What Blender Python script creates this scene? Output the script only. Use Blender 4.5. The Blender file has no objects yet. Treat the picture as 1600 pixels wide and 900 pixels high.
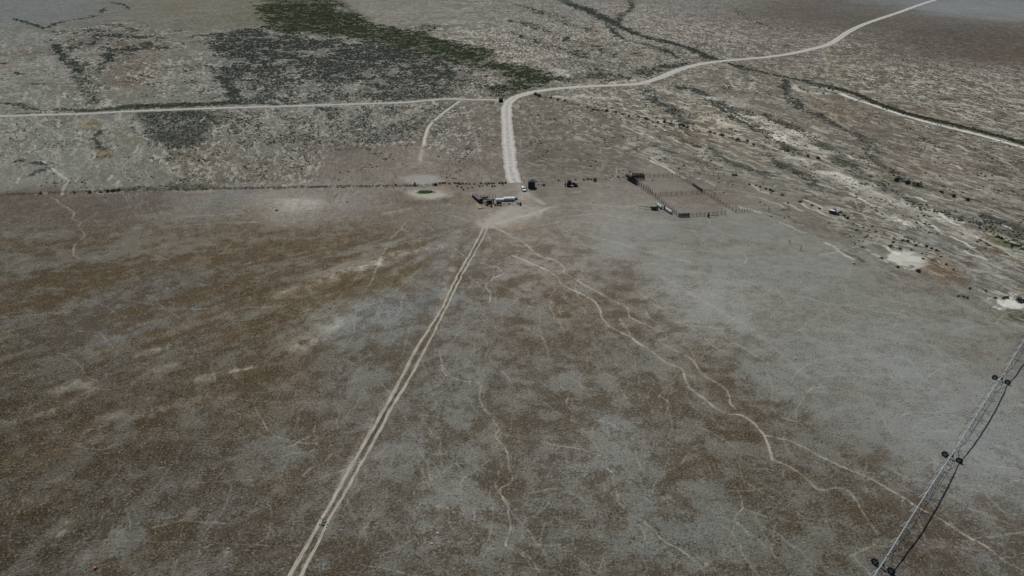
import bpy, bmesh, math, random
import numpy as np
from mathutils import Vector, Matrix
R = math.radians
random.seed(7)
sc = bpy.context.scene
COL = sc.collection

# ------------------------------------------------------------------ camera (a drone 120 m up, looking north and down)
CAM_H, PITCH, FOC = 120.0, R(28.4), 1067.0
SP, CP = math.sin(PITCH), math.cos(PITCH)
cd = bpy.data.cameras.new('camera'); cam = bpy.data.objects.new('camera', cd); COL.objects.link(cam)
cam.location = (0, 0, CAM_H); cam.rotation_euler = (R(90) - PITCH, 0, 0)
cd.sensor_width = 36; cd.lens = 36 * FOC / 1600; cd.clip_start = 1; cd.clip_end = 40000
sc.camera = cam

def P(px, py):
    """survey point of the photograph -> metres on the flat ground"""
    u, v = (px - 800) / FOC, (py - 450) / FOC
    s = SP + v * CP
    return (CAM_H * u / s, CAM_H * (CP - v * SP) / s)
def PA(pts): return np.array([P(*p) for p in pts], dtype=np.float64)

# ------------------------------------------------------------------ noise
def vnoise(x, y, seed=0):
    xi = np.floor(x); yi = np.floor(y); fx = x - xi; fy = y - yi
    fx = fx * fx * fx * (fx * (fx * 6 - 15) + 10); fy = fy * fy * fy * (fy * (fy * 6 - 15) + 10)
    xi = xi.astype(np.int64); yi = yi.astype(np.int64)
    def h(a, b):
        n = (a * 374761393 + b * 668265263 + seed * 974634541) & 0xffffffff
        n = ((n ^ (n >> 13)) * 1274126177) & 0xffffffff
        n = ((n ^ (n >> 16)) * 2246822519) & 0xffffffff
        return ((n ^ (n >> 15)) & 0xffffff) / 16777215.0
    a = h(xi, yi); b = h(xi + 1, yi); c = h(xi, yi + 1); d = h(xi + 1, yi + 1)
    return (a + (b - a) * fx) * (1 - fy) + (c + (d - c) * fx) * fy
def fbm(x, y, scale, octv=4, seed=0, rough=.5):
    t = 0; amp = 1; tot = 0; f = 1.0 / scale
    for i in range(octv):
        ca, sa = math.cos(i * .9), math.sin(i * .9)
        t = t + amp * vnoise((x * ca - y * sa) * f, (x * sa + y * ca) * f, seed + i * 17)
        tot += amp; amp *= rough; f *= 2.03
    return t / tot
def sstep(a, b, t):
    t = np.clip((t - a) / (b - a), 0, 1); return t * t * (3 - 2 * t)

# ------------------------------------------------------------------ painter: what covers the ground at every point (world metres)
YARD = P(785, 330)
def sd_poly(pts, x, y):
    d = np.full(x.shape, 1e18); sgn = np.ones(x.shape, bool)
    n = len(pts); inside = np.zeros(x.shape, bool)
    for i in range(n):
        a = pts[i]; b = pts[i - 1]; e = b - a; wx = x - a[0]; wy = y - a[1]
        t = np.clip((wx * e[0] + wy * e[1]) / (e @ e + 1e-9), 0, 1)
        d = np.minimum(d, (wx - e[0] * t) ** 2 + (wy - e[1] * t) ** 2)
        c = (a[1] > y) != (b[1] > y)
        if e[1] != 0: inside ^= c & (x < e[0] * (y - a[1]) / e[1] + a[0])
    d = np.sqrt(d); return np.where(inside, d, -d)          # positive inside
def d_line(pts, x, y, w=None):
    """distance to a polyline; w = half widths at its points -> distance minus width"""
    d = np.full(x.shape, 1e9)
    for i in range(len(pts) - 1):
        a = pts[i]; e = pts[i + 1] - a; wx = x - a[0]; wy = y - a[1]
        t = np.clip((wx * e[0] + wy * e[1]) / (e @ e + 1e-9), 0, 1)
        q = np.sqrt((wx - e[0] * t) ** 2 + (wy - e[1] * t) ** 2)
        if w is not None: q = q - (w[i] + (w[i + 1] - w[i]) * t)
        d = np.minimum(d, q)
    return d
def curve(pts, step=6):
    """Catmull-Rom through points"""
    p = np.asarray(pts, float); out = []
    for i in range(len(p) - 1):
        p0 = p[max(i - 1, 0)]; p1 = p[i]; p2 = p[i + 1]; p3 = p[min(i + 2, len(p) - 1)]
        n = max(2, min(step, int(np.linalg.norm(p2 - p1) / 1.5)))
        for k in range(n):
            t = k / n
            out.append(.5 * ((2 * p1) + (-p0 + p2) * t + (2 * p0 - 5 * p1 + 4 * p2 - p3) * t * t + (-p0 + 3 * p1 - 3 * p2 + p3) * t ** 3))
    out.append(p[-1]); return np.array(out)

class Cover:
    """albedo-like colour + detail strengths over scattered ground points"""
    def __init__(s, x, y):
        s.x, s.y = x, y; n = len(x)
        s.col = np.zeros((n, 3)); s.sage = np.zeros(n); s.worm = np.zeros(n); s.tuft = np.zeros(n); s.green = np.zeros(n)
        s.n_s = fbm(x, y, 3.2, 3, 301); s.n_m = fbm(x, y, 11, 4, 302); s.n_l = fbm(x, y, 45, 4, 303)
        s.wx = fbm(x, y, 9, 3, 305) - .5; s.wy = fbm(x, y, 9, 3, 306) - .5
        s.lx = fbm(x, y, 40, 4, 307) - .5; s.ly = fbm(x, y, 40, 4, 308) - .5
        s.s1 = fbm(x, y, 1.3, 2, 309)
    def box(s, pts, m):
        lo = pts.min(0) - m; hi = pts.max(0) + m
        return np.nonzero((s.x > lo[0]) & (s.x < hi[0]) & (s.y > lo[1]) & (s.y < hi[1]))[0]
    def poly(s, px, soft, warp=None):
        pts = PA(px); warp = soft if warp is None else warp
        k = s.box(pts, soft * 2 + warp)
        x = s.x[k] + s.lx[k] * warp * 1.6 + s.wx[k] * warp * .8; y = s.y[k] + s.ly[k] * warp * 1.6 + s.wy[k] * warp * .8
        return k, sstep(-soft, soft, sd_poly(pts, x, y))
    def rpoly(s, px, soft, warp, cut=.5):
        k, m = s.poly(px, soft, warp); n = s.n_s[k] * .55 + s.s1[k] * .2 + s.n_m[k] * .25
        return k, sstep(.38, .62, m * .75 + (n - cut) * 1.6) * (m > .02)
    def line(s, px, w, soft=.5, warp=1.2, smooth=True, brk=0.0, rag=0.0):
        pts = PA(px); 
        if smooth and len(pts) > 2: pts = curve(pts)
        k = s.box(pts, w + soft * 2 + warp + 1)
        x = s.x[k] + s.wx[k] * warp * 2; y = s.y[k] + s.wy[k] * warp * 2
        m = 1 - sstep(w / 2 - soft, w / 2 + soft, d_line(pts, x, y))
        if rag: m = m * (1 - rag * .75 * sstep(.42, .62, s.s1[k] * .5 + s.n_s[k] * .5)) * (1 - rag * .5 * sstep(.5, .65, s.n_m[k]))
        if brk: m = m * sstep(brk - .16, brk + .16, s.n_s[k] * .6 + s.n_m[k] * .4 + .15)
        return k, m
    def paint(s, km, rgb, a=1.0):
        k, m = km; m = (m * a)[:, None]
        s.col[k] = s.col[k] * (1 - m) + np.array(rgb) * m
    def soil(s, km, rgb, a=1.0):
        """bare soil: paint it and thin the grass there"""
        s.paint(km, rgb, a); k, m = km; s.frac[k] *= 1 - .85 * m * a; s.tuft[k] *= 1 - .75 * m * a; s.worm[k] *= 1 - .7 * m * a
    def setf(s, name, km, val, a=1.0):
        k, m = km; f = getattr(s, name); f[k] = f[k] * (1 - m * a) + val * m * a

# colours below are the tones of dry ground in full sun (display values), turned into albedo further down
ANCH = [  # (survey point, tone, worm, tuft)
 (-60,20,(99,102,101),.25,.2),(60,15,(99,102,101),.25,.15),(150,20,(101,102,97),.2,.2),(30,60,(110,112,106),.55,.3),(80,100,(112,114,107),.7,.3),(10,140,(113,115,107),.7,.35),
 (-100,150,(113,114,107),.6,.3),(140,60,(84,82,78),.35,.5),(200,60,(92,88,82),.4,.5),(260,60,(102,100,92),.45,.4),(240,120,(105,105,98),.45,.35),(180,120,(98,95,86),.4,.4),(320,100,(106,106,98),.6,.4),(300,140,(106,106,99),.4,.3),
 (230,15,(103,102,92),.2,.3),(320,15,(103,101,90),.3,.3),(380,30,(96,95,84),.3,.4),(330,50,(100,98,90),.4,.4),
 (560,10,(109,107,100),.4,.2),(620,25,(110,107,99),.5,.25),(720,25,(106,104,97),.45,.25),(690,55,(104,100,92),.8,.35),(760,60,(108,104,94),.9,.4),(800,85,(110,106,96),1,.4),(850,60,(103,100,92),.9,.4),
 (860,20,(100,98,92),.6,.3),(920,60,(103,98,88),.8,.35),(930,100,(100,96,86),.7,.4),(1000,15,(102,98,91),.8,.25),(1060,40,(100,95,87),.9,.25),(1120,60,(100,95,87),.9,.3),(1160,15,(95,93,89),.3,.2),(1080,5,(97,95,91),.5,.2),
 (1250,20,(84,82,79),.1,.3),(1330,15,(92,93,92),.1,.2),(1220,55,(97,92,84),.6,.3),(1330,70,(95,91,82),.7,.3),(1330,30,(84,81,76),.1,.3),
 (1500,8,(105,107,106),.1,.15),(1600,15,(107,109,109),.1,.15),(1700,10,(106,108,107),.1,.1),(1480,50,(82,78,71),.1,.35),(1560,80,(80,72,64),.1,.35),(1420,70,(86,80,72),.2,.35),(1660,70,(82,74,66),.1,.35),
 (1400,120,(98,93,83),.95,.35),(1480,150,(97,92,82),.95,.35),(1560,170,(98,93,84),1,.35),(1580,130,(96,91,82),.9,.35),(1700,170,(98,93,84),1,.3),
 (1180,150,(102,97,86),.6,.35),(1300,165,(99,94,82),.35,.35),(1400,200,(98,93,83),.5,.4),(1500,250,(99,94,85),.6,.4),(1580,290,(100,95,86),.6,.4),(1560,250,(98,92,83),.6,.4),(1700,280,(100,95,86),.6,.35),
 (1150,200,(108,103,91),.8,.4),(1230,220,(110,105,93),.7,.4),(1300,280,(110,105,94),.6,.4),(1400,310,(108,104,94),.6,.4),(1500,340,(110,106,97),.5,.4),(1590,350,(104,99,88),.5,.4),
 (1330,320,(102,97,86),.6,.4),(1450,370,(106,102,93),.8,.5),(1540,420,(108,105,98),.9,.5),(1590,450,(106,103,96),.8,.5),(1700,470,(104,101,94),.6,.5),
 (950,150,(108,103,92),.7,.4),(1030,170,(108,103,91),.9,.4),(870,160,(100,96,87),.35,.4),(860,200,(96,92,83),.25,.35),(930,210,(102,97,87),.5,.35),(830,240,(95,89,80),.2,.3),(900,250,(97,91,81),.2,.3),(990,230,(107,102,91),.5,.35),(1060,250,(107,103,93),.4,.35),
 (1120,250,(110,106,95),.5,.35),(1180,270,(108,104,93),.5,.35),(960,265,(98,91,82),.2,.3),(740,200,(100,96,88),.3,.3),(760,240,(102,97,88),.2,.3),(700,230,(101,96,88),.2,.35),(600,240,(102,96,88),.15,.4),(540,260,(101,95,87),.15,.4),(480,270,(101,96,88),.2,.4),
 (0,200,(112,113,104),.75,.35),(60,240,(114,114,105),.6,.3),(150,210,(113,113,105),.6,.35),(180,250,(112,112,104),.4,.3),(60,280,(112,112,104),.3,.25),(230,280,(108,107,98),.5,.35),(-100,240,(113,113,104),.6,.3),(300,260,(98,91,80),.6,.5),(350,270,(104,101,92),.6,.4),(400,270,(100,96,86),.4,.45),
 (430,200,(108,106,98),.9,.4),(560,190,(106,104,97),.9,.4),
 # near side of the fence, left
 (0,330,(90,84,74),.05,.5),(100,330,(92,85,76),.05,.5),(250,310,(98,94,88),.1,.4),(350,310,(104,102,97),.1,.35),(460,312,(122,118,108),.2,.3),(560,320,(108,103,95),.1,.35),(640,330,(106,101,92),.1,.35),
 (0,420,(88,83,71),.05,.6),(120,420,(89,82,69),.05,.6),(250,390,(93,84,67),.05,.6),(330,400,(95,84,65),.05,.6),(420,380,(94,84,67),.05,.6),(520,370,(95,85,70),.05,.55),(600,360,(98,90,78),.05,.5),
 (0,500,(88,83,72),.05,.7),(150,490,(93,92,88),.05,.5),(260,460,(90,85,76),.05,.6),(420,470,(90,80,63),.05,.65),(550,450,(92,83,68),.05,.6),(640,430,(96,90,80),.05,.5),(700,390,(102,99,93),.05,.35),
 (600,490,(99,100,97),.05,.4),(680,470,(97,97,93),.05,.4),(560,510,(96,95,90),.05,.45),(0,580,(85,78,65),.05,.8),(140,560,(88,82,71),.05,.75),(300,560,(90,83,69),.05,.75),(450,560,(92,84,70),.05,.7),(540,580,(94,90,82),.05,.6),
 (0,680,(83,77,65),.05,.85),(120,650,(89,81,67),.05,.85),(260,640,(91,83,69),.05,.85),(400,640,(92,84,70),.05,.8),(520,660,(95,90,81),.05,.7),(0,780,(82,77,66),.05,.9),(150,760,(86,80,68),.05,.9),(300,740,(90,85,75),.05,.85),(430,740,(94,89,79),.05,.8),
 (60,870,(88,84,75),.05,.9),(200,860,(94,91,82),.05,.8),(330,850,(92,88,79),.05,.85),(430,860,(93,89,79),.05,.85),(0,920,(84,80,70),.05,.9),(300,960,(91,87,78),.05,.85),
 # near side, middle and right
 (560,820,(98,94,84),.05,.8),(620,740,(101,97,88),.05,.75),(700,700,(102,99,90),.05,.75),(700,850,(100,97,88),.05,.8),(640,900,(99,96,87),.05,.8),(820,860,(99,96,86),.05,.85),(860,720,(103,101,93),.05,.75),(780,600,(101,97,88),.05,.65),(700,600,(100,97,89),.05,.6),
 (820,520,(99,92,81),.05,.6),(760,460,(101,96,87),.05,.5),(820,420,(106,99,88),.05,.45),(900,480,(99,91,78),.05,.6),(960,600,(101,97,87),.05,.7),(950,670,(106,104,96),.05,.7),(1050,690,(103,98,88),.05,.75),(1000,800,(101,98,89),.05,.8),(1100,860,(97,93,83),.05,.85),(1200,780,(95,90,79),.05,.8),(1150,680,(98,91,79),.05,.75),(1080,570,(98,91,79),.05,.65),
 (1000,450,(102,97,87),.05,.5),(900,380,(108,103,93),.05,.35),(830,350,(112,105,94),.05,.3),(950,330,(109,104,94),.05,.3),(1050,380,(107,104,95),.05,.3),(1150,420,(106,104,96),.05,.3),(1100,480,(102,98,89),.05,.45),(1200,560,(103,101,93),.05,.45),(1300,480,(102,99,89),.05,.4),(1250,430,(105,103,96),.05,.3),(1350,450,(104,101,92),.05,.35),
 (1450,470,(102,97,87),.05,.4),(1500,520,(104,101,92),.05,.4),(1400,560,(107,107,101),.05,.35),(1350,620,(104,103,96),.05,.4),(1480,600,(106,106,100),.05,.35),(1580,560,(104,101,92),.05,.4),(1300,700,(99,95,85),.05,.65),(1420,720,(101,98,89),.05,.55),(1560,700,(104,103,96),.05,.45),(1500,820,(98,94,85),.05,.65),(1340,860,(94,90,80),.05,.8),(1580,860,(99,96,88),.05,.6),(1700,700,(102,100,92),.05,.5),(1700,900,(98,95,87),.05,.6),(1450,930,(95,91,82),.05,.7),
 (1240,380,(106,104,96),.05,.3),(1270,350,(100,93,82),.05,.4),(1180,360,(110,108,101),.05,.25),(1330,390,(104,101,92),.1,.35),(1000,310,(106,101,91),.05,.3),(880,310,(105,99,89),.05,.3),(1040,290,(110,105,96),.02,.15),(1090,318,(103,94,84),.05,.35),(1150,300,(104,99,89),.1,.35),(1220,310,(104,101,93),.1,.3),(1250,290,(106,101,90),.3,.4),
 (760,275,(106,100,90),.15,.3),(700,290,(107,101,91),.1,.3),(790,300,(115,110,101),.05,.2),(800,330,(118,112,101),.02,.2),
]
GAIN = [(370,402,1.12,1.14,1.2),(580,482,1.309,1.314,1.31),(720,802,1.298,1.3,1.327),(1100,472,1.35,1.367,1.409),(1080,862,1.209,1.231,1.256),(1500,802,1.216,1.232,1.292),(900,232,1.12,1.12,1.13),(1040,52,1.074,1.081,1.077),(300,102,1.105,1.11,1.12),(860,422,1.282,1.267,1.304),(1560,292,1.174,1.167,1.15),(1400,192,1.154,1.126,1.126),(370,862,1.2,1.2,1.24),(490,762,1.305,1.305,1.344),(1560,702,1.21,1.249,1.291),(460,317,1.287,1.288,1.301),(940,322,1.305,1.321,1.37),(1380,565,1.21,1.231,1.261),(940,685,1.268,1.27,1.298),(640,255,1.262,1.227,1.232),(1180,195,1.194,1.147,1.108),(640,20,1.165,1.172,1.192),(100,225,1.055,1.061,1.058),(120,385,1.04,1.03,1.043),(180,685,1.016,.992,.989),(0,600,1,1,1),(0,860,1.05,1.05,1.06),(1520,155,1.102,1.081,1.053),(1520,15,1.152,1.195,1.235),(1520,60,1.006,1.037,1.093),(80,30,1.067,1.077,1.102)]   # tone gain point by point, partly lens vignetting painted into the ground colour
# cow paths: points, width m, strength, tone
TAN = (136,128,113); TANW = (150,144,131)
TRAILS = [
 ([(768,352),(800,370),(820,380),(837,397),(867,407),(880,417),(878,426),(897,435),(917,447),(940,460),(967,475),(980,485),(983,495)],1.1,.75,TAN),
 ([(880,423),(893,421),(908,429),(912,437),(900,437)],.8,.5,TAN),
 ([(800,400),(833,412),(857,425),(878,442),(903,457),(923,467),(933,480),(943,497),(960,515),(985,527),(990,533),(1013,548),(1040,565),(1067,577),(1075,600),(1097,620),(1120,638),(1140,646),(1160,647),(1177,657),(1188,670),(1197,683),(1204,700),(1206,718)],1.15,.85,TAN),
 ([(967,497),(980,517),(987,530)],.9,.6,TAN),
 ([(983,495),(1000,503),(1013,508),(1037,520),(1038,530),(1028,532),(1053,548),(1083,563),(1097,582),(1120,597),(1137,610),(1142,628),(1150,638)],.9,.7,TAN),
 ([(1197,680),(1220,683),(1247,693),(1273,710),(1313,728),(1353,745),(1387,763),(1420,783),(1470,812),(1530,850),(1590,890),(1660,930)],1.0,.7,TAN),
 ([(1206,717),(1233,730),(1260,747),(1280,765),(1307,765),(1327,768),(1347,797),(1362,820),(1373,838),(1355,858),(1330,870)],.9,.55,TAN),
 ([(1013,603),(1030,618),(1047,630),(1040,647)],.5,.6,TAN),([(1147,713),(1160,730),(1162,747),(1193,770),(1210,778)],.5,.5,TAN),([(1153,770),(1157,792),(1147,810),(1158,822),(1170,837)],.55,.7,TAN),
 ([(1157,792),(1175,798),(1200,807)],.4,.6,TAN),([(1047,713),(1045,727),(1037,738)],.4,.6,TAN),([(843,685),(870,694),(900,702),(940,712)],.4,.6,TAN),([(905,670),(925,690),(938,708)],.4,.5,TAN),
 ([(950,730),(960,740),(960,763),(977,793),(1007,817),(1030,837),(1050,853),(1080,873),(1100,895)],.5,.7,TAN),([(800,850),(815,860),(833,877),(847,897)],.7,.6,TAN),
 ([(690,570),(700,590),(720,595),(747,600),(750,620),(767,650),(777,670),(772,678),(787,703),(797,733),(798,753),(783,763),(787,783),(797,797),(798,825),(790,850),(815,865),(830,885)],.75,.75,TAN),
 ([(687,560),(695,575),(707,592)],.7,.7,TAN),([(687,600),(685,653),(667,693),(660,740),(661,800),(663,867)],.35,.35,TAN),
 ([(753,410),(777,418),(788,427),(770,435),(760,447),(765,460),(763,473)],.8,.75,TAN),([(757,490),(748,498),(733,507),(715,512),(703,520)],.8,.4,TAN),
 ([(627,357),(617,367),(607,377),(600,392),(593,403),(588,418),(583,433),(572,447),(563,458)],.9,.6,TAN),
 ([(627,343),(650,337),(683,332),(710,332),(733,337),(745,345),(753,353)],.9,.35,TAN),([(640,343),(627,355),(640,362)],.9,.5,TAN),([(660,347),(672,356),(683,363)],.8,.5,TAN),([(697,382),(712,390),(727,400)],.8,.45,TAN),
 ([(400,625),(410,660),(420,675),(433,682),(460,687),(488,692)],.6,.55,TAN),([(495,655),(490,680),(493,710)],.4,.5,TAN),([(420,740),(415,760),(412,770)],.5,.4,TAN),
 ([(80,307),(97,318),(113,333),(115,343),(127,348),(123,355),(133,365),(128,374),(118,382),(115,397),(123,405)],1.3,.6,TAN),
 ([(63,250),(75,256),(83,263),(92,272),(107,282),(100,292),(99,304)],2.4,.8,(150,145,132)),
 ([(180,487),(207,475),(214,484),(228,490)],.7,.4,TAN),([(265,600),(240,640),(205,690)],.8,.2,TAN),
 ([(820,470),(826,480),(836,482)],.7,.5,TAN),([(883,460),(885,470),(900,478),(913,485),(914,492)],.7,.6,TAN),([(998,457),(1010,468),(1030,480),(1050,492)],.8,.4,TAN),([(1008,485),(1011,492),(1020,500),(1028,505)],.6,.5,TAN),([(1073,510),(1095,522),(1110,537),(1135,550)],.8,.45,TAN),
 ([(920,565),(918,580),(905,590),(910,605)],.6,.5,TAN),([(985,570),(995,585),(994,598),(1005,605)],.6,.5,TAN),([(873,600),(890,612),(888,630),(896,643)],.5,.5,TAN),
 ([(1050,505),(1100,505),(1150,537),(1200,570)],1.0,.3,(128,122,110)),([(950,400),(1020,412),(1070,422),(1130,432),(1180,443)],.9,.35,(128,122,110)),([(1165,397),(1168,404),(1165,410)],.6,.5,TANW),
 ([(900,362),(1000,390),(1080,410)],3,.22,(125,121,112)),([(1030,430),(1100,470),(1180,520),(1260,590)],3,.18,(122,120,113)),
 ([(1200,452),(1260,466),(1320,478),(1400,490)],1.0,.35,(128,123,113)),
 ([(1283,397),(1317,392),(1347,383),(1365,378),(1373,371),(1367,362),(1333,347),(1293,333)],2.2,.4,(128,122,110)),
 ([(960,252),(963,262),(962,276)],.9,.4,TANW),
 # tracks of the irrigation machine: long arcs across the field
 ([(0,496),(60,491),(113,487)],.5,.45,TAN),([(233,482),(300,481),(390,480),(470,481)],.5,.4,TAN),([(200,622),(280,621),(400,625),(467,628),(530,632)],.45,.45,TAN),([(633,643),(657,648),(730,662),(800,680)],.45,.4,TAN),([(60,851),(110,848),(178,844),(311,846),(378,849),(470,855)],.35,.45,TAN),([(567,878),(610,884),(647,897),(700,905)],.4,.7,TANW),
 ([(280,341),(307,338),(350,335),(380,332)],2.0,.3,TAN),([(285,353),(330,350),(400,348)],1.4,.35,TANW),([(200,340),(300,328)],1.2,.2,TAN),
]
def pale_streaks(c):
    for pts, w, a in [([(505,436),(533,425),(560,418),(588,409)],5,.75),([(440,462),(470,451),(500,443)],5,.5),([(618,398),(653,390),(685,386)],4,.5),([(465,540),(500,515),(525,502)],6,.55),([(225,590),(270,575)],3,.4),([(310,592),(345,583),(395,570)],2.5,.6),([(215,555),(262,538)],2.5,.6),([(85,620),(110,605),(145,600)],4,.55),([(150,668),(170,658)],4,.5),([(0,665),(60,645),(140,615)],3,.35),([(195,650),(285,628)],3,.35),([(0,730),(70,705),(150,690)],4,.3),([(110,880),(150,860),(180,835)],4,.4),([(95,825),(110,815)],3,.6)]:
        c.soil(c.line(pts, w * 1.3, w * .6, 3.0, brk=.5, rag=.9), (154,146,130), a * 1.1)
    for q, r, a in [((1410,405),0,0)]: pass
def worm_field(c):
    pass

rng_ = random.Random(23)
def build_cover(x, y):
    c = Cover(x, y)
    D = np.hypot(x, y + 40); th = np.arctan2(x, y + 65.0); ld = np.log(D)
    a = np.array([[*P(q[0], q[1]), *q[2], q[3], q[4]] for q in ANCH], float)
    ath = np.arctan2(a[:, 0], a[:, 1] + 65.0); ald = np.log(np.hypot(a[:, 0], a[:, 1] + 40))
    th = th + c.lx * .05 + c.wx * .01; ld = ld + c.ly * .12 + c.wy * .02
    num = np.zeros((len(x), 5)); den = np.zeros(len(x))
    for i in range(len(a)):
        w = 1.0 / (((th - ath[i]) * 3.2) ** 2 + ((ld - ald[i]) * 2.4) ** 2 + .004) ** 1.6
        num += w[:, None] * a[i, 2:]; den += w
    num /= den[:, None]
    c.col = num[:, :3]; c.worm = num[:, 3] * (1 - .42 * sstep(-60, -140, x) - .15 * sstep(100, 250, x)); c.tuft = num[:, 4]
    # --- streaks of grass and bare soil that radiate from the watering yard
    rx, ry = x - YARD[0], y - YARD[1]; r = np.hypot(rx, ry) + 1; ang = np.arctan2(rx, -ry)
    near = 1 - sstep(250, 300, y)                                  # south of the fence
    wleft = sstep(-.15, -.6, ang) * near
    lr = np.log(r) * 3.0
    pn = fbm(ang * 22 + c.wx * .5, lr, 1.0, 4, 401); pn2 = fbm(ang * 60 + c.wx, lr * 2.2, 1.0, 3, 402)
    iso = fbm(x, y, 11, 6, 421, .68); wl_ = .12 + .88 * wleft; pn = pn * wl_ + iso * (1 - wl_); pn2 = pn2 * (.25 + .75 * wleft) + fbm(x, y, 7, 4, 422) * (.75 - .75 * wleft)
    amber = sstep(.5, .68, pn * .65 + c.n_l * .35)
    bare = sstep(.52, .66, fbm(ang * 16 + c.lx * .6, lr * .9, 1.0, 4, 403) * (.15 + .45 * wleft) + fbm(x, y, 15, 6, 404, .68) * (.85 - .45 * wleft))
    brown = sstep(.5, .66, fbm(x, y, 18, 4, 405) * .55 + pn2 * .45) * (1 - .7 * bare)
    c.frac = np.clip(.5 + near * ((.16 + .14 * wleft) * amber + .2 * brown - .26 * bare) + (fbm(x, y, 4.5, 5, 408, .72) - .5) * 1.5 * near, .1, .9)
    m = (near * (.12 + .75 * wleft) * amber)[:, None] * .7
    c.col = c.col * (1 - m) + np.array((96,83,62)) * m
    m = (near * (.5 - .05 * wleft) * bare)[:, None] * .6
    c.col = c.col * (1 - m) + np.array((106,107,102)) * m
    c.tuft *= 1 - .35 * m[:, 0]
    m = (near * brown)[:, None] * .3
    c.col = c.col * (1 - m) + np.array((86,78,63)) * m
    m = (near * sstep(.6, .76, pn2 * .5 + c.n_m * .5) * .5 * (.4 + .6 * wleft))[:, None]
    c.col = c.col * (1 - m) + np.array((124,114,96)) * m
    c.amber = amber * near * (.25 + .75 * wleft)
    g_ = sstep(-40, 170, x); gl = sstep(20, -120, x); S_ = np.minimum(y, 540) - 520 + 40 * np.tanh((np.maximum(y, 540) - 540) / 160); c.fu = x * (1 - gl) + gl * x * 585 / (y + 65) + .5 * g_ * S_; c.fv = y * .45
    km = c.poly([(930,345),(1080,335),(1250,352),(1420,440),(1620,500),(1640,800),(1500,770),(1330,660),(1180,560),(1040,470),(960,400)], 14, 16); k, mk = km
    c.frac[k] += (.36 + (c.frac[k] - .5) * .35 - c.frac[k]) * mk * .85; c.tuft[k] *= 1 - .4 * mk; c.col[k] += (np.array((107,105,98)) - c.col[k]) * (mk * .6)[:, None]
    # --- far side: grain of shrub mounds and soil
    far = sstep(250, 310, y)
    g1 = fbm(x + c.lx * 10, y * .7, 16, 4, 410)
    m = (sstep(.55, .72, g1) * far * .35)[:, None]
    c.col = c.col * (1 - m) + np.array((84,80,72)) * m
    m = (sstep(.58, .74, fbm(x, y * .6, 26, 4, 411)) * far * .35)[:, None]
    c.col = c.col * (1 - m) + np.array((122,118,108)) * m
    rust = sstep(.6, .75, fbm(x, y, 60, 4, 412)) * far * .25
    c.col = c.col * (1 - rust[:, None]) + np.array((104,86,70)) * rust[:, None]
    # --- patches
    SG = (70,74,70)
    def sage(pts, soft, val, tone=SG, ta=.5, warp=None):
        km = c.poly(pts, soft * 1.7, soft * 2.2 if warp is None else warp); km = (km[0], km[1] * np.clip(.85 + 1.0 * (c.n_l[km[0]] - .42), .6, 1.15)); c.setf('sage', km, val); c.paint(km, tone, ta * val * .6)
    def sline(pts, w, val, tone=(58,61,56), ta=.85, soft=None, warp=5, brk=0):
        brk *= .8
        km = c.line(pts, w, soft or w * .4, warp, brk=brk); k, mm = km
        c.sage[k] = np.maximum(c.sage[k], np.clip(val * 1.35, 0, 1.1) * mm); c.paint(km, tone, ta)
    # green meadow strip and its yellow edge
    gp = [(405,-12),(520,-6),(532,15),(560,33),(610,45),(665,52),(700,66),(740,76),(765,92),(800,104),(850,111),(868,121),(850,134),(818,148),(797,146),(806,128),(775,112),(720,93),(650,80),(560,62),(480,52),(432,45),(408,20)]
    km = c.poly(gp, 17, 22); c.paint(km, (66,74,58), .75); c.setf('green', km, 1); c.setf('sage', km, .55); c.setf('worm', km, .1)
    c.paint(c.poly([(380,-5),(425,-8),(430,40),(400,44),(375,30)], 20), (92,92,70), .6)
    c.paint(c.poly([(245,5),(300,0),(300,28),(255,25)], 20), (98,94,74), .5)
    c.paint(c.line([(520,-4),(545,14),(575,32)], 12, 6, 8), (50,58,48), .8)
    # dark shrub block
    sage([(335,70),(345,48),(410,42),(480,58),(560,66),(650,78),(705,90),(722,105),(718,150),(640,154),(500,158),(400,162),(362,158),(372,130),(350,112),(345,90)], 10, .86, (68,71,70), .65)
    sage([(440,116),(480,104),(520,122),(560,128),(565,142),(520,154),(450,156),(425,140)], 12, .42, (118,117,108), .55)
    sage([(330,50),(400,48),(420,90),(380,120),(350,105)], 16, .78, (92,93,88), .4)
    sage([(470,80),(505,78),(520,100),(490,110)], 10, .6, (96,97,92), .35)
    sage([(620,128),(690,124),(700,148),(620,152)], 8, .6, (92,94,88), .4)
    sage([(200,95),(340,90),(360,150),(300,158),(210,150)], 16, .27, (100,98,90), .2)
    # below the left road
    sage([(400,169),(560,165),(715,160),(700,170),(676,190),(650,212),(560,226),(490,240),(440,234),(400,232)], 9, .58, (92,93,87), .35)
    sage([(560,200),(640,186),(664,200),(640,214),(570,224)], 7, .75, (78,80,76), .4)
    sage([(330,170),(402,169),(440,236),(470,250),(420,258),(360,240),(330,215)], 9, .66, (90,91,84), .45)
    sage([(226,172),(332,170),(340,190),(322,214),(292,232),(255,236),(234,224),(226,200)], 4, 1.0, (56,61,52), 1.1)
    sage([(228,248),(255,243),(262,258),(232,262)], 4, .8)
    sage([(255,238),(320,232),(350,270),(330,296),(280,292),(262,262)], 8, .56, (86,76,60), .6)
    sage([(330,240),(470,250),(470,290),(330,295)], 10, .42, (92,88,76), .4)
    sage([(665,200),(700,172),(730,170),(745,225),(700,238),(668,225)], 7, .28)
    sage([(712,228),(740,222),(744,234),(716,238)], 3, .5)
    sage([(715,100),(800,108),(800,150),(760,152),(720,150)], 8, .25, (104,98,88), .5)
    sage([(755,140),(805,128),(800,150),(760,152)], 5, .55)
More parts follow.
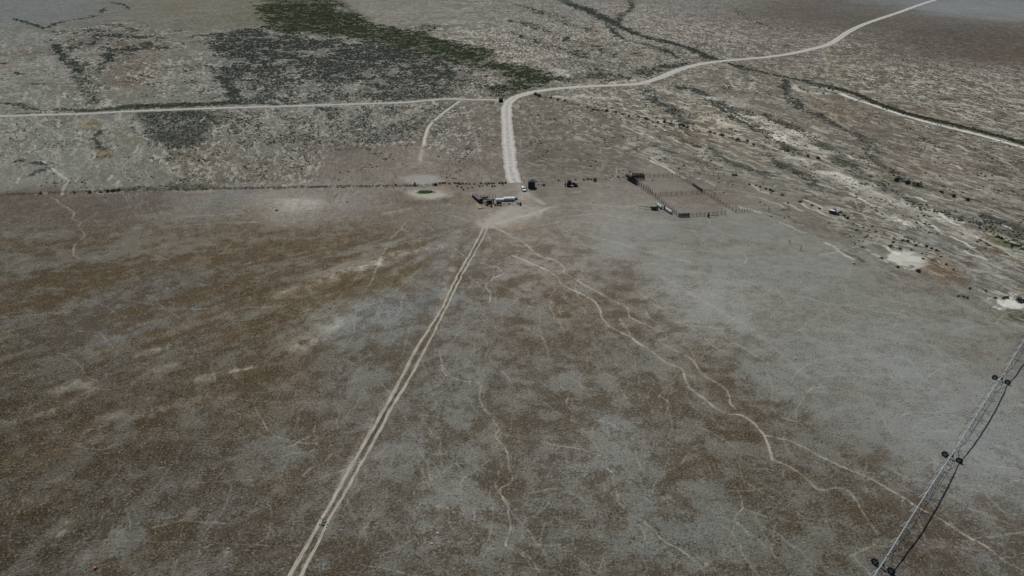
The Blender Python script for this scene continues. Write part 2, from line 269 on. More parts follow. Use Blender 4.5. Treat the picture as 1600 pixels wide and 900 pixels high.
    # left: drainage clumps
    sage([(88,52),(150,40),(205,36),(255,52),(270,72),(200,86),(150,92),(112,78)], 14, .5, (82,78,73), .5)
    sline([(20,29),(43,35),(67,43),(80,42),(90,35),(117,32)], 7, .9)
    sline([(120,30),(150,24),(165,12)], 6, .5); sline([(165,2),(185,5),(205,14)], 6, .5)
    sline([(88,70),(100,87),(117,103),(127,127),(140,147),(145,160)], 9, .85, (56,60,52)); sline([(178,84),(160,103),(147,117)], 8, .6)
    sage([(95,60),(150,55),(160,140),(140,160),(105,150),(110,110)], 10, .25, (94,86,74), .4)
    sline([(92,172),(140,172),(187,171)], 9, .95, (50,54,44)); sline([(190,168),(233,165),(283,164),(330,162),(362,160)], 14, .95, (46,52,40), .95, 4, 3); sline([(362,160),(420,162.5),(470,161.5)], 5, .6); sline([(15,160),(35,166),(50,171)], 5, .7); sline([(30,178),(62,177)], 4, .7)
    sline([(345,118),(360,135),(368,155)], 9, .8); sline([(152,205),(155,232)], 5, .6); sline([(118,214),(128,214)], 3, .9); sline([(55,270),(66,266),(80,262)], 7, .75); sline([(62,254),(74,257)], 5, .8); sline([(22,252),(34,251)], 3, .8); sline([(22,114),(36,115)], 4, .9); sline([(60,131),(70,131)], 5, .9); sline([(2,99),(8,99)], 4, .9)
    # fence-line growth
    sline([(165,301),(210,296),(260,293),(330,291)], 7, .75, (66,68,54), .6, brk=.35); sline([(280,284),(340,282),(420,280)], 9, .5, (80,78,66), .4, brk=.4)
    # middle-right: drainages on the far flats
    sline([(872,-6),(890,5),(910,12),(940,26),(960,36)], 20, .85, (58,62,60), .8, 8); sline([(955,34),(987,50),(1013,58),(1040,64),(1067,72),(1093,82),(1117,92)], 10, .8, (60,62,58), .8)
    sline([(980,-4),(988,12),(972,22),(965,33)], 9, .6); sline([(945,36),(973,60),(1007,68),(1033,75),(1060,90)], 5, .55)
    sline([(1113,92),(1133,97),(1167,107),(1200,115),(1233,121),(1267,128),(1310,138)], 8, .8, (54,58,54), .85); sline([(1305,138),(1340,148),(1373,163),(1417,178),(1467,190),(1517,202),(1567,215),(1600,225),(1680,246)], 5.5, .95, (46,50,42), .95, 1.2, 1.5)
    sline([(1150,12),(1158,22),(1180,32),(1198,40)], 5, .4)
    sline([(760,108),(800,100),(868,122),(950,118),(1010,108),(1060,102),(1080,100)], 14, .62, (70,73,66), .6, 8, 10)
    sage([(880,124),(960,112),(1060,100),(1075,104),(1030,122),(1000,130),(900,132)], 8, .55, (74,76,72), .5)
    sage([(930,60),(990,80),(1000,110),(960,112),(920,80)], 14, .35)
    for q in [[(800,30),(850,45),(880,60),(950,82)],[(830,12),(870,30),(930,50)],[(800,50),(860,70),(930,95),(975,110)],[(780,0),(850,18),(900,30)]]: sline(q, 12, .4, (82,80,74), .5, 6, 14, brk=.45)
    sage([(640,40),(690,38),(690,50),(650,52)], 8, .5, (66,72,56), .6); sline([(660,50),(690,46)], 6, .3)
    # slopes east of the road
    sline([(1227,125),(1231,150),(1250,167),(1283,183),(1313,197),(1343,213),(1367,230),(1353,242),(1377,257),(1400,273),(1433,290)], 7, .8, (64,65,60), .75, 3, 5); sage([(1340,222),(1372,226),(1378,240),(1352,250)], 5, .75)
    sline([(1195,180),(1233,197),(1267,213),(1287,230),(1317,247),(1335,262)], 9, .65, (58,60,54), .8, 4, 6, brk=.35)
    sline([(1005,140),(1020,155),(1045,168),(1065,185),(1080,195)], 9, .6, (58,60,54), .8, 4, 6, brk=.35); sline([(1060,135),(1100,145),(1125,165),(1155,185),(1195,205),(1240,235)], 11, .65, (58,60,54), .8, 4, 6, brk=.35); sline([(1085,140),(1130,160),(1180,180)], 7, .6, brk=.35); sline([(1070,220),(1110,235),(1150,255),(1200,275)], 6, .5, brk=.42); sline([(1015,225),(1040,232),(1060,238)], 4, .5, brk=.4)
    sline([(1195,240),(1230,262),(1260,275),(1290,300)], 6, .5, brk=.42); sline([(1340,275),(1380,290),(1420,310),(1470,335),(1530,345),(1600,380)], 9, .6, (72,70,62), .5, 4, 6, brk=.35)
    sline([(1440,215),(1460,228),(1470,232)], 4, .7); sline([(1535,267),(1570,275)], 4, .5, brk=.3); sline([(1540,335),(1560,345),(1600,360)], 7, .7, brk=.3)
    sage([(1388,350),(1430,348),(1480,362),(1540,390),(1600,420),(1640,440),(1640,475),(1560,462),(1500,440),(1470,402),(1420,380)], 6, .58, (92,92,86), .45)
    sage([(1150,110),(1200,120),(1200,150),(1150,150),(1110,120)], 10, .2)
    # pale soil
    W = (188,184,172); W2 = (164,160,148)
    c.soil(c.line([(1300,271),(1333,283),(1360,297),(1387,312),(1433,328),(1483,350),(1533,372)], 9, 4, 5, brk=.4, rag=.8), (168,163,151), .8)
    c.paint(c.line([(1275,268),(1310,273),(1335,284)], 5, 2, 2), (178,174,162), .8)
    c.paint(c.line([(1387,318),(1433,334),(1483,356),(1533,378),(1600,404)], 2, .8, .6), (92,84,68), .8)
    c.paint(c.line([(833,149),(887,160),(950,175),(1010,189),(1073,200),(1133,215),(1200,232),(1267,247),(1333,267),(1400,282),(1467,300),(1533,314),(1600,329),(1680,348)], 4.2, 1.4, 1.2), (66,65,46), .9)
    c.paint(c.line([(833,146),(887,155),(950,170),(1010,184),(1073,195),(1133,210),(1200,227)], 2.5, 1.2, 2, brk=.5), W2, .7)
    c.soil(c.line([(1313,146),(1333,154.5),(1367,165),(1407,178.5),(1447,190),(1500,203.3),(1533,211.5),(1600,230.5),(1680,251)], 3.4, .7, .8), (190,187,176), .95)
    for q in [[(1240,134),(1250,142),(1262,143)],[(1272,136),(1290,139),(1308,142)],[(1275,146),(1290,146)],[(1283,176),(1340,176)]][:3]: c.paint(c.line(q, 6, 2.5, 2), (172,172,160), .9)
    c.paint(c.line([(1346,142),(1360,143)], 5, 2), (180,176,165), .9)
    for q, w in [([(1223,215),(1240,206),(1262,212)],14),([(1110,152),(1130,158),(1152,166)],10),([(1262,226),(1290,238)],8),([(1000,140),(1020,150)],7),([(1420,345),(1380,330)],4),([(955,128),(990,127)],6),([(870,108),(885,118)],8),([(1195,200),(1230,222)],7),([(1160,178),(1200,190)],8),([(1230,240),(1262,252)],6),([(1120,185),(1150,200)],6),([(870,150),(910,158)],4),([(900,150),(960,155)],5)]:
        c.soil(c.line(q, w * 1.2, w * .6, 8, brk=.46, rag=.8), W, .9)
    c.soil(c.rpoly([(1384,407),(1392,394),(1410,390),(1432,400),(1452,404),(1456,412),(1440,423),(1412,417)], 3.5, 5, .47), (196,192,179), .85)
    c.paint(c.poly([(1366,404),(1390,380),(1450,386),(1462,404),(1440,428),(1395,420)], 3, 2), (128,126,115), .5)
    c.paint(c.line([(1415,409),(1440,412),(1455,409)], 1.2, .6), (128,124,112), .7)
    c.paint(c.poly([(1440,420),(1460,395),(1490,408),(1505,440),(1470,440)], 4, 4), (104,86,66), .75)
    c.soil(c.rpoly([(1560,470),(1580,460),(1610,458),(1615,480),(1575,488)], 3, 5, .5), (188,184,172), .8); c.paint(c.line([(1562,490),(1590,496),(1620,500)], 5, 2), (70,76,54), .8)
    km = c.poly([(1550,365),(1565,364),(1600,384),(1605,396),(1575,390),(1552,378)], 1.5, 2); c.paint(km, (88,102,70), .7)
    c.paint(c.line([(1555,362),(1575,374),(1605,390)], 2.5, 1, 1, brk=.4), (175,172,158), .8)
    c.paint(c.poly([(1540,360),(1556,356),(1552,378),(1540,372)], 2), (104,88,64), .7); c.paint(c.line([(1540,384),(1600,410)], 5, 2), (92,76,54), .6)
    for q in [[(1365,300),(1383,315),(1378,328),(1392,340)],[(1430,330),(1447,345),(1455,365)],[(1500,345),(1512,362),(1506,372),(1490,362)],[(1560,430),(1580,445),(1592,452)],[(1255,160),(1275,170),(1300,176),(1330,186)],[(1300,178),(1297,184),(1315,192)],[(1325,180),(1328,190),(1345,198)],[(1210,265),(1225,272),(1235,280)],[(1345,250),(1360,238),(1365,228)],[(1370,180),(1390,187),(1395,195),(1410,200)],[(1430,225),(1445,235),(1440,245)],[(1420,250),(1440,265),(1450,275)]]:
        c.paint(c.line(q, 1.8, .7, 1.5), (140,134,120), .7)
    for q in [[(1285,78),(1289,92),(1296,104)],[(1292,74),(1300,98),(1312,118)],[(1290,105),(1297,118)]]: c.paint(c.line(q, 3, 1.2, 2, brk=.35), (150,144,128), .7)
    c.paint(c.line([(1293,80),(1303,104),(1318,130)], 5, 2.5), (98,90,68), .6)
    c.paint(c.line([(1030,29),(1090,42),(1130,53),(1165,67)], 3, 1.2, 1, brk=.3), (140,136,126), .8)
    c.paint(c.line([(700,77),(660,72),(600,62),(545,56)], 2, .8, 1, brk=.4), (120,116,100), .6)
    for q, w in [([(1005,132),(1060,131),(1130,133),(1210,139)],2.5),([(1250,109),(1282,107)],2.5)]: c.paint(c.line(q, w, .8, .5, brk=.3), (134,130,118), .7)
    # left flats, bright cuts
    for q in [[(38,147),(40,158)],[(55,155),(56,165)],[(90,150),(91,172)],[(162,148),(170,158),(172,166)],[(152,168),(165,160)],[(57,190),(75,200),(92,210),(94,220)],[(40,205),(32,218)],[(85,230),(93,245),(97,252)],[(125,186),(130,193),(143,200)],[(214,190),(215,205)],[(221,230),(220,245)],[(136,240),(138,250)],[(205,140),(200,152)],[(268,112),(273,122)],[(75,92),(80,108)],[(243,243),(262,262),(285,278)],[(300,255),(315,250),(325,240)],[(295,130),(293,136)]]:
        c.paint(c.line(q, 2.2, .9, 2), (144,141,130), .75)
    c.paint(c.line([(128,190),(140,199)], 4, 2), (150,142,122), .7)
    for q in [[(158,158),(165,166),(172,156)]]: c.paint(c.line(q, 4, 1.6), (156,154,142), .8)
    for q, w in [([(430,150),(455,152),(480,148)],12),([(465,108),(480,118)],7),([(545,132),(560,140)],10),([(545,168),(575,172)],7),([(460,200),(505,208)],8),([(640,176),(655,166)],5),([(340,205),(365,190)],7),([(305,250),(325,262)],5)]: c.paint(c.line(q, w, w * .5, 6, brk=.4), (136,133,122), .6)
    # ditch beside the small branch track
    c.paint(c.line([(713,159),(690,175),(668,195),(660,214),(659,222)], 2.0, .7, .4), (62,58,48), .75)
    c.soil(c.line([(718,158),(705,167),(692,177),(673,194),(665,210),(662,227)], 2.2, .7, .4), (166,160,146), .9); c.paint(c.line([(662,226),(659,240),(657,254)], 2.2, .9, .6), (142,136,124), .85)
    kk, mm = c.line([(718,157),(705,167),(692,177),(673,194),(665,210),(661,228)], 7.5, 2, .5); c.sage[kk] *= 1 - mm
    # tank yard, pond and pad
    c.paint(c.poly([(635,257),(652,252),(690,256),(682,263),(640,263)], 1.5, 1), (118,113,102), .7)
    c.soil(c.poly([(626,278),(645,273),(684,274),(694,283),(652,288),(630,285)], 3.0, 2.5), (128,127,121), .6)
    c.paint(c.poly([(628,299),(640,291.5),(690,292),(710,302),(703,312),(660,313),(636,308)], 1.5, 1), (120,114,104), .9)
    c.soil(c.poly([(636,301),(648,296),(684,297),(696,304),(680,309.5),(652,308)], 2.4, 2), (138,135,125), .75)
    km = c.poly([(649,300.5),(655,297.5),(666,296.2),(678,298),(681,300),(673,300.5),(664,302.2),(653,302)], .8, 1.2); c.paint(km, (52,72,34), .95); c.setf('green', km, 1); c.setf('tuft', km, .8)
    c.paint(c.line([(683,309),(700,316),(711,320)], 2.0, .9), (78,80,58), .7); c.paint(c.line([(617,293),(640,290)], 1.5, .7), (92,82,58), .7); c.paint(c.line([(685,291),(705,292)], 1.8, .9), (126,92,66), .7)
    c.paint(c.poly([(600,300),(630,298),(632,308),(605,312)], 2.5), (98,94,88), .6)
    c.paint(c.line([(640,326),(600,335)], 3, 1.5), TANW, .4)
    c.paint(c.poly([(705,300),(730,302),(750,320),(720,322),(708,315)], 3), (100,90,76), .5)
    c.paint(c.line([(744,318),(756,327),(765,330)], 2.2, 1), (132,122,100), .7); c.paint(c.line([(750,327),(758,325)], .8, .4), (60,58,54), .7)
    for i in range(5): c.paint(c.line([(733+i*4.6,267),(736+i*4.6,270.5),(731+i*4.6,273.5)], 1.1, .6, .5), (132,124,110), .6)
    c.paint(c.poly([(700,270),(765,266),(768,275),(710,277)], 3), (114,107,95), .5)
    c.paint(c.line([(805,284),(812,292),(822,302),(838,312),(850,318)], 2.6, 1.2, .8), (150,146,136), .75)
    c.paint(c.line([(800,281),(815,300),(830,315),(800,335),(775,350)], 7, 4, 2), (124,119,109), .7)
    c.paint(c.poly([(745,352),(760,340),(800,328),(850,315),(870,330),(830,342),(790,352)], 4, 4), (124,118,107), .6)
    c.paint(c.poly([(775,352),(820,342),(835,352),(800,362)], 4, 3), (136,122,104), .55)
    c.paint(c.poly([(435,318),(470,306),(500,310),(495,326),(450,328)], 4, 5), (136,132,122), .7)
    c.paint(c.poly([(520,318),(560,312),(575,325),(535,328)], 4, 5), (118,113,105), .5)
    c.soil(c.rpoly([(752,356),(757,344),(775,336),(800,326),(828,312),(852,318),(872,330),(846,342),(812,350),(785,356)], 8, 10, .52), (130,125,115), .35)
    c.soil(c.line([(760,354),(768,345),(783,336),(800,326),(812,312),(818,302)], 4.0, 2.4, 3.0, rag=.8), (140,134,123), .45)
    c.soil(c.line([(764,354),(790,346),(830,335),(870,322)], 3, 1.8, 2.5, rag=.7), (148,141,128), .55)
    for q in [[(812,305),(830,318),(850,330)],[(700,318),(725,326),(752,332)],[(735,300),(742,312),(745,322)],[(870,318),(960,322),(1010,320)],[(840,345),(930,335),(1000,345),(1060,350)],[(690,335),(730,345),(755,352)]]: c.soil(c.line(q, 1.4, .9, 2.5, rag=.9), (142,134,120), .26)
    for q in [[(843,258),(870,257)],[(838,253),(848,251)],[(850,277),(857,276)],[(893,300),(905,300)],[(780,184),(795,186)],[(765,190),(782,188)]]: c.paint(c.line(q, 2, .8, 1, brk=.35), (136,128,112), .6)
    c.paint(c.line([(1103,337.5),(1120,336.5)], 1, .5), (112,107,98), .5)
    c.paint(c.poly([(1240,-8),(1330,2),(1400,17),(1467,26),(1600,38),(1750,50),(1750,130),(1600,114),(1520,106),(1467,88),(1367,74),(1300,60),(1230,50),(1150,30),(1160,8)], 22, 26), (84,77,70), .55)
    c.paint(c.poly([(1400,45),(1500,52),(1600,60),(1700,66),(1700,105),(1560,96),(1480,78),(1410,62)], 20, 26), (80,70,61), .5)
    c.paint(c.line([(1440,82),(1470,80),(1500,88)], 8, 4), (70,66,60), .5)
    c.paint(c.line([(1345,36),(1362,34),(1352,40)], 12, 5), (62,64,58), .6)
    c.paint(c.poly([(1420,12),(1500,0),(1640,5),(1640,36),(1540,30),(1470,22)], 14, 14), (111,113,112), .5)
    c.paint(c.poly([(-80,-10),(150,-10),(120,25),(60,40),(-80,45)], 30, 20), (101,105,104), .6)
    c.paint(c.line([(715,362),(690,480),(650,545),(560,700),(512,818),(462,900),(437,960)], 2.9, 1.0, rag=.5), (140,133,119), .45)
    c.paint(c.line([(753,367),(734,403),(714,438),(690,488),(660,540),(627,601),(606,637),(577,690),(538,760),(508,812),(461,901),(437,959)], .55, .25, .5, brk=.42), (66,66,50), .6)
    c.paint(c.line([(728,405),(715,432),(700,465)], .7, .3, .6, brk=.35), (48,52,36), .7)
    c.paint(c.poly([(-90,307),(0,304.6),(130,301.5),(260,297.5),(270,330),(120,350),(-90,350)], 1.6, 1.5), (86,79,71), .55)
    c.paint(c.poly([(255,297.5),(420,294.5),(560,292),(600,292.5),(560,306),(420,312),(255,325)], 1.6, 2), (106,103,97), .5)
    c.paint(c.line([(-90,306),(0,303.6),(200,297.6),(400,293.6),(560,291),(650,290)], 2.4, 1.0, .6), (62,56,44), .85); sline([(60,302),(200,297.2),(400,293.2),(560,290.8),(650,289.6)], 3.0, .62, (64,60,46), .5, 1.2, 1.0, brk=.3)
    c.paint(c.line([(290,300),(330,299)], 2.5, 1, .6), (150,122,96), .6)
    for i in range(70):
        py = 95 + 165 * rng_.random() ** 1.0; px = rng_.uniform(1010, 1620); 
        if py < 100 + (1620 - px) * .0: continue
        L_ = rng_.uniform(10, 30); c.paint(c.line([(px, py), (px + L_ * .5, py + L_ * .22 + rng_.uniform(-2, 2)), (px + L_, py + L_ * .48)], rng_.uniform(.8, 2.2), .6, 2.5, brk=.38), (172, 167, 152), rng_.uniform(.4, .9))
    for i in range(150):
        py = rng_.uniform(118, 400); px = rng_.uniform(max(880, 1020 + (py - 260) * 2.2), 1630)
        L_ = rng_.uniform(14, 55); q = [(px, py)]
        for k in range(4): q.append((q[-1][0] + L_ / 4, q[-1][1] + L_ / 4 * rng_.uniform(.15, .75)))
        pale = rng_.random() < .62
        km = c.line(q, rng_.uniform(.7, 1.6), .45, 1.5, brk=.3)
        if pale: c.soil(km, (182,177,163), rng_.uniform(.4, .95))
        else:
            c.paint(km, (58,58,50), rng_.uniform(.4, .8)); c.sage[km[0]] = np.maximum(c.sage[km[0]], .55 * km[1])
    for i in range(60):
        px, py = rng_.uniform(-40, 420), rng_.uniform(60, 285)
        q = [(px, py)]
        for k in range(3): q.append((q[-1][0] + rng_.uniform(-4, 5), q[-1][1] + rng_.uniform(2, 5)))
        c.paint(c.line(q, rng_.uniform(.8, 1.6), .5, 2, brk=.3), (160, 157, 145), rng_.uniform(.4, .9))
    for q in [((255,60),(240,130),(170,150),(165,70)), ((330,220),(300,290),(260,285),(270,225))]: c.paint(c.poly(list(q), 14, 20), (92, 78, 64), .3)
    c.paint(c.poly([(128,190),(150,185),(160,200),(140,205)], 2, 2), (104,90,66), .6); c.paint(c.poly([(148,232),(172,230),(180,245),(155,250)], 2, 3), (106,90,66), .6); c.paint(c.line([(175,212),(200,214),(225,220)], 3, 1.5), (112,98,72), .5)
    # fine bare specks
    for i in range(90):
        px, py = random.uniform(0, 1600), random.uniform(330, 890)
        km = c.line([(px, py), (px + random.uniform(2, 6), py + random.uniform(-1.5, 1.5))], random.uniform(.3, .9), .3, .8); c.paint(km, (140,132,116), random.uniform(.3, .75))
    # short faint paths everywhere on the near field, aimed more or less at the yard
    rng = random.Random(5)
    for i in range(480):
        px, py = rng.uniform(-60, 1650), rng.uniform(345, 930)
        q = [(px, py)]; dx, dy = 785 - px, 330 - py; L = math.hypot(dx, dy); a0 = math.atan2(dy, dx) + rng.uniform(-.5, .5)
        for k in range(rng.randint(4, 10)):
            a0 += rng.uniform(-.4, .4); st = rng.uniform(6, 14) * (.4 + py / 900)
            q.append((q[-1][0] + math.cos(a0) * st, q[-1][1] + math.sin(a0) * st * .75))
        c.soil(c.line(q, rng.uniform(.25, .45), .2, 1.2, brk=.36, rag=.5), (142,134,119), rng.uniform(.15, .5))
    for pts, w, a_, tone in TRAILS: km = c.line(pts, w * rng.uniform(.45, .62), w * .26, 1.1, rag=.65); c.soil(km, tuple(q * 1.14 for q in tone), min(1, a_ * 1.15)) 
    pale_streaks(c)
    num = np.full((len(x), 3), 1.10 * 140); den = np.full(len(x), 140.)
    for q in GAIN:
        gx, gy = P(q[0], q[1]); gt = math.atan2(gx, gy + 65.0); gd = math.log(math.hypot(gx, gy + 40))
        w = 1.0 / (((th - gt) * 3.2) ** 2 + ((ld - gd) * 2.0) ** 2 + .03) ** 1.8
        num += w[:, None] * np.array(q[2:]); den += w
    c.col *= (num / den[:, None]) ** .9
    return c

# ------------------------------------------------------------------ tones -> albedo
K_ALB = 1.25
CAL = np.array((.975, 1.0, 1.03))
def s2l(a):
    a = np.asarray(a, float) / 255.0
    return np.where(a <= .04045, a / 12.92, ((a + .055) / 1.055) ** 2.4)
def alb(tone): return np.clip(s2l(tone) * K_ALB * CAL, 0, .85)

# ------------------------------------------------------------------ materials
def new_mat(name):
    m = bpy.data.materials.new(name); m.use_nodes = True; nt = m.node_tree; nt.nodes.clear()
    return m, nt, nt.nodes.new, nt.links.new
def mat(name, rgb, rough=.8, metal=0, var=.25, scale=2.0, rgb2=None, spec=.3, bump=0):
    """plain paint / timber / metal with procedural wear"""
    m, nt, N, L = new_mat(name)
    o = N('ShaderNodeOutputMaterial'); b = N('ShaderNodeBsdfPrincipled'); L(b.outputs[0], o.inputs[0])
    tc = N('ShaderNodeTexCoord'); n = N('ShaderNodeTexNoise'); n.inputs['Scale'].default_value = scale; n.inputs['Detail'].default_value = 5; n.inputs['Roughness'].default_value = .65
    L(tc.outputs['Object'], n.inputs['Vector'])
    r = N('ShaderNodeMapRange'); r.inputs[1].default_value = .3; r.inputs[2].default_value = .7; L(n.outputs['Fac'], r.inputs[0])
    mx = N('ShaderNodeMix'); mx.data_type = 'RGBA'; L(r.outputs[0], mx.inputs[0])
    c1 = rgb; c2 = rgb2 or tuple(c * (1 - var) for c in rgb)
    mx.inputs[6].default_value = (*c1, 1); mx.inputs[7].default_value = (*c2, 1)
    L(mx.outputs[2], b.inputs['Base Color'])
    b.inputs['Roughness'].default_value = rough; b.inputs['Metallic'].default_value = metal; b.inputs['Specular IOR Level'].default_value = spec
    return m
def ground_mat():
    m, nt, N, L = new_mat('dry_ground')
    o = N('ShaderNodeOutputMaterial'); b = N('ShaderNodeBsdfDiffuse'); L(b.outputs[0], o.inputs[0])
    at = N('ShaderNodeAttribute'); at.attribute_name = 'cover'
    ax = N('ShaderNodeAttribute'); ax.attribute_name = 'detail'
    sep = N('ShaderNodeSeparateColor'); L(ax.outputs['Color'], sep.inputs[0])
    geo = N('ShaderNodeNewGeometry')
    def noise(scale, detail=4, rough=.6, dist=0):
        n = N('ShaderNodeTexNoise'); n.inputs['Scale'].default_value = scale; n.inputs['Detail'].default_value = detail
        n.inputs['Roughness'].default_value = rough; n.inputs['Distortion'].default_value = dist; L(geo.outputs['Position'], n.inputs['Vector']); return n
    def math_(op, a, bb, cc=None):
        q = N('ShaderNodeMath'); q.operation = op
        for i, v in enumerate((a, bb, cc)):
            if v is None: continue
            if isinstance(v, (int, float)): q.inputs[i].default_value = v
            else: L(v, q.inputs[i])
        return q.outputs[0]
    def mrange(v, a, bb, c=0, d=1, smooth=True):
        q = N('ShaderNodeMapRange'); q.interpolation_type = 'SMOOTHSTEP' if smooth else 'LINEAR'
        L(v, q.inputs[0]); q.inputs[1].default_value = a; q.inputs[2].default_value = bb; q.inputs[3].default_value = c; q.inputs[4].default_value = d; return q.outputs[0]
    def mix(f, a, bb):
        q = N('ShaderNodeMix'); q.data_type = 'RGBA'; L(f, q.inputs[0])
        if isinstance(a, tuple): q.inputs[6].default_value = (*a, 1)
        else: L(a, q.inputs[6])
        if isinstance(bb, tuple): q.inputs[7].default_value = (*bb, 1)
        else: L(bb, q.inputs[7])
        return q.outputs[2]
    col = at.outputs['Color']
    fl = N('ShaderNodeAttribute'); fl.attribute_name = 'flow'
    gr = N('ShaderNodeAttribute'); gr.attribute_name = 'grass'
    def fnoise(scale, detail=2, rough=.5, dist=0):
        n = noise(scale, detail, rough, dist); L(fl.outputs['Vector'], n.inputs['Vector']); return n.outputs['Fac']
    # dead grass standing in bare soil: hard-edged tufts, as dense as the 'grass' fraction says
    nT = noise(1.5, 7, .85); nU = noise(.35, 4, .6)
    t = math_('ADD', math_('MULTIPLY', nT.outputs['Fac'], .8), math_('MULTIPLY', nU.outputs['Fac'], .2))
    thr = mrange(gr.outputs['Alpha'], 0, 1, .64, .36, False)
    gm = math_('SUBTRACT', t, thr); gm = mrange(gm, -.045, .045)
    gm = math_('MULTIPLY', gm, mrange(sep.outputs[1], 0, .6, .55, 1, False))
    col = mix(gm, col, gr.outputs['Color'])
    # soil mottling
    nA = noise(.16, 6, .62)
    col = mix(math_('MULTIPLY', mrange(nA.outputs['Fac'], .5, .66), .25), col, tuple(alb((150, 146, 135))))
    # bare curving gaps between the shrub mounds of the far flats
    n1 = fnoise(.16, 4, .62, .6); n2 = fnoise(.07, 4, .65); n3 = fnoise(.30, 2, .6, .6)
    ridge = mrange(math_('ABSOLUTE', math_('SUBTRACT', n1, .5), None), .0, .042, 1, 0)
    wf = math_('MULTIPLY', ridge, mrange(n2, .38, .54))
    wf = math_('MAXIMUM', wf, math_('MULTIPLY', mrange(n3, .565, .615), math_('MULTIPLY', mrange(n2, .30, .48), .95)))
    wf = math_('MULTIPLY', wf, sep.outputs[0])
    dk = math_('MULTIPLY', mrange(fnoise(.24, 3, .6, .4), .5, .6), sep.outputs[0])
    col = mix(math_('MULTIPLY', dk, .7), col, tuple(alb((64, 63, 56))))
    col = mix(math_('MULTIPLY', wf, .9), col, tuple(alb((205, 201, 187))))
    # fine straw and dark flecks
    nF = noise(1.7, 5, .72)
    fm = math_('MULTIPLY', sep.outputs[1], mrange(nU.outputs['Fac'], .38, .62, .35, 1.1))
    col = mix(math_('MULTIPLY', math_('MULTIPLY', mrange(nF.outputs['Fac'], .54, .61), fm), .65), col, tuple(alb((178, 172, 154))))
    col = mix(math_('MULTIPLY', math_('MULTIPLY', mrange(nF.outputs['Fac'], .465, .4), fm), .78), col, tuple(alb((52, 48, 39))))
    L(col, b.inputs['Color'])
    h = math_('ADD', math_('MULTIPLY', nT.outputs['Fac'], math_('ADD', math_('MULTIPLY', sep.outputs[1], .7), .15)), math_('MULTIPLY', n3, math_('MULTIPLY', sep.outputs[0], .9)))
    bp = N('ShaderNodeBump'); bp.inputs['Strength'].default_value = 1.0; bp.inputs['Distance'].default_value = .9; L(h, bp.inputs['Height']); L(bp.outputs[0], b.inputs['Normal'])
    return m
def attr_mat(name, attr, scale=.8, var=.3):
    m, nt, N, L = new_mat(name)
    o = N('ShaderNodeOutputMaterial'); b = N('ShaderNodeBsdfDiffuse'); L(b.outputs[0], o.inputs[0])
    at = N('ShaderNodeAttribute'); at.attribute_name = attr; L(at.outputs['Color'], b.inputs['Color']); return m
def leaf_mat(name, c1, c2, scale=.25):
    m, nt, N, L = new_mat(name)
    o = N('ShaderNodeOutputMaterial'); b = N('ShaderNodeBsdfDiffuse'); L(b.outputs[0], o.inputs[0])
    g = N('ShaderNodeNewGeometry'); n = N('ShaderNodeTexNoise'); n.inputs['Scale'].default_value = scale; n.inputs['Detail'].default_value = 4; L(g.outputs['Position'], n.inputs['Vector'])
    r = N('ShaderNodeMapRange'); r.inputs[1].default_value = .35; r.inputs[2].default_value = .65; L(n.outputs['Fac'], r.inputs[0])
    mx = N('ShaderNodeMix'); mx.data_type = 'RGBA'; L(r.outputs[0], mx.inputs[0]); mx.inputs[6].default_value = (*c1, 1); mx.inputs[7].default_value = (*c2, 1)
    L(mx.outputs[2], b.inputs['Color']); return m
def road_mat(name, tone, tone2, sc1=.35, sc2=1.6):
    m, nt, N, L = new_mat(name)
    o = N('ShaderNodeOutputMaterial'); b = N('ShaderNodeBsdfDiffuse'); L(b.outputs[0], o.inputs[0])
    uv = N('ShaderNodeAttribute'); uv.attribute_name = 'lane'
    g = N('ShaderNodeNewGeometry')
    n = N('ShaderNodeTexNoise'); n.inputs['Scale'].default_value = sc1; n.inputs['Detail'].default_value = 6; n.inputs['Roughness'].default_value = .65; L(g.outputs['Position'], n.inputs['Vector'])
    a = N('ShaderNodeMath'); a.operation = 'ADD'; L(n.outputs['Fac'], a.inputs[0]); L(uv.outputs['Fac'], a.inputs[1])
    r = N('ShaderNodeMapRange'); r.inputs[1].default_value = .38; r.inputs[2].default_value = .72; L(a.outputs[0], r.inputs[0])
    mx = N('ShaderNodeMix'); mx.data_type = 'RGBA'; L(r.outputs[0], mx.inputs[0]); mx.inputs[6].default_value = (*alb(tone), 1); mx.inputs[7].default_value = (*alb(tone2), 1)
    L(mx.outputs[2], b.inputs['Color']); return m

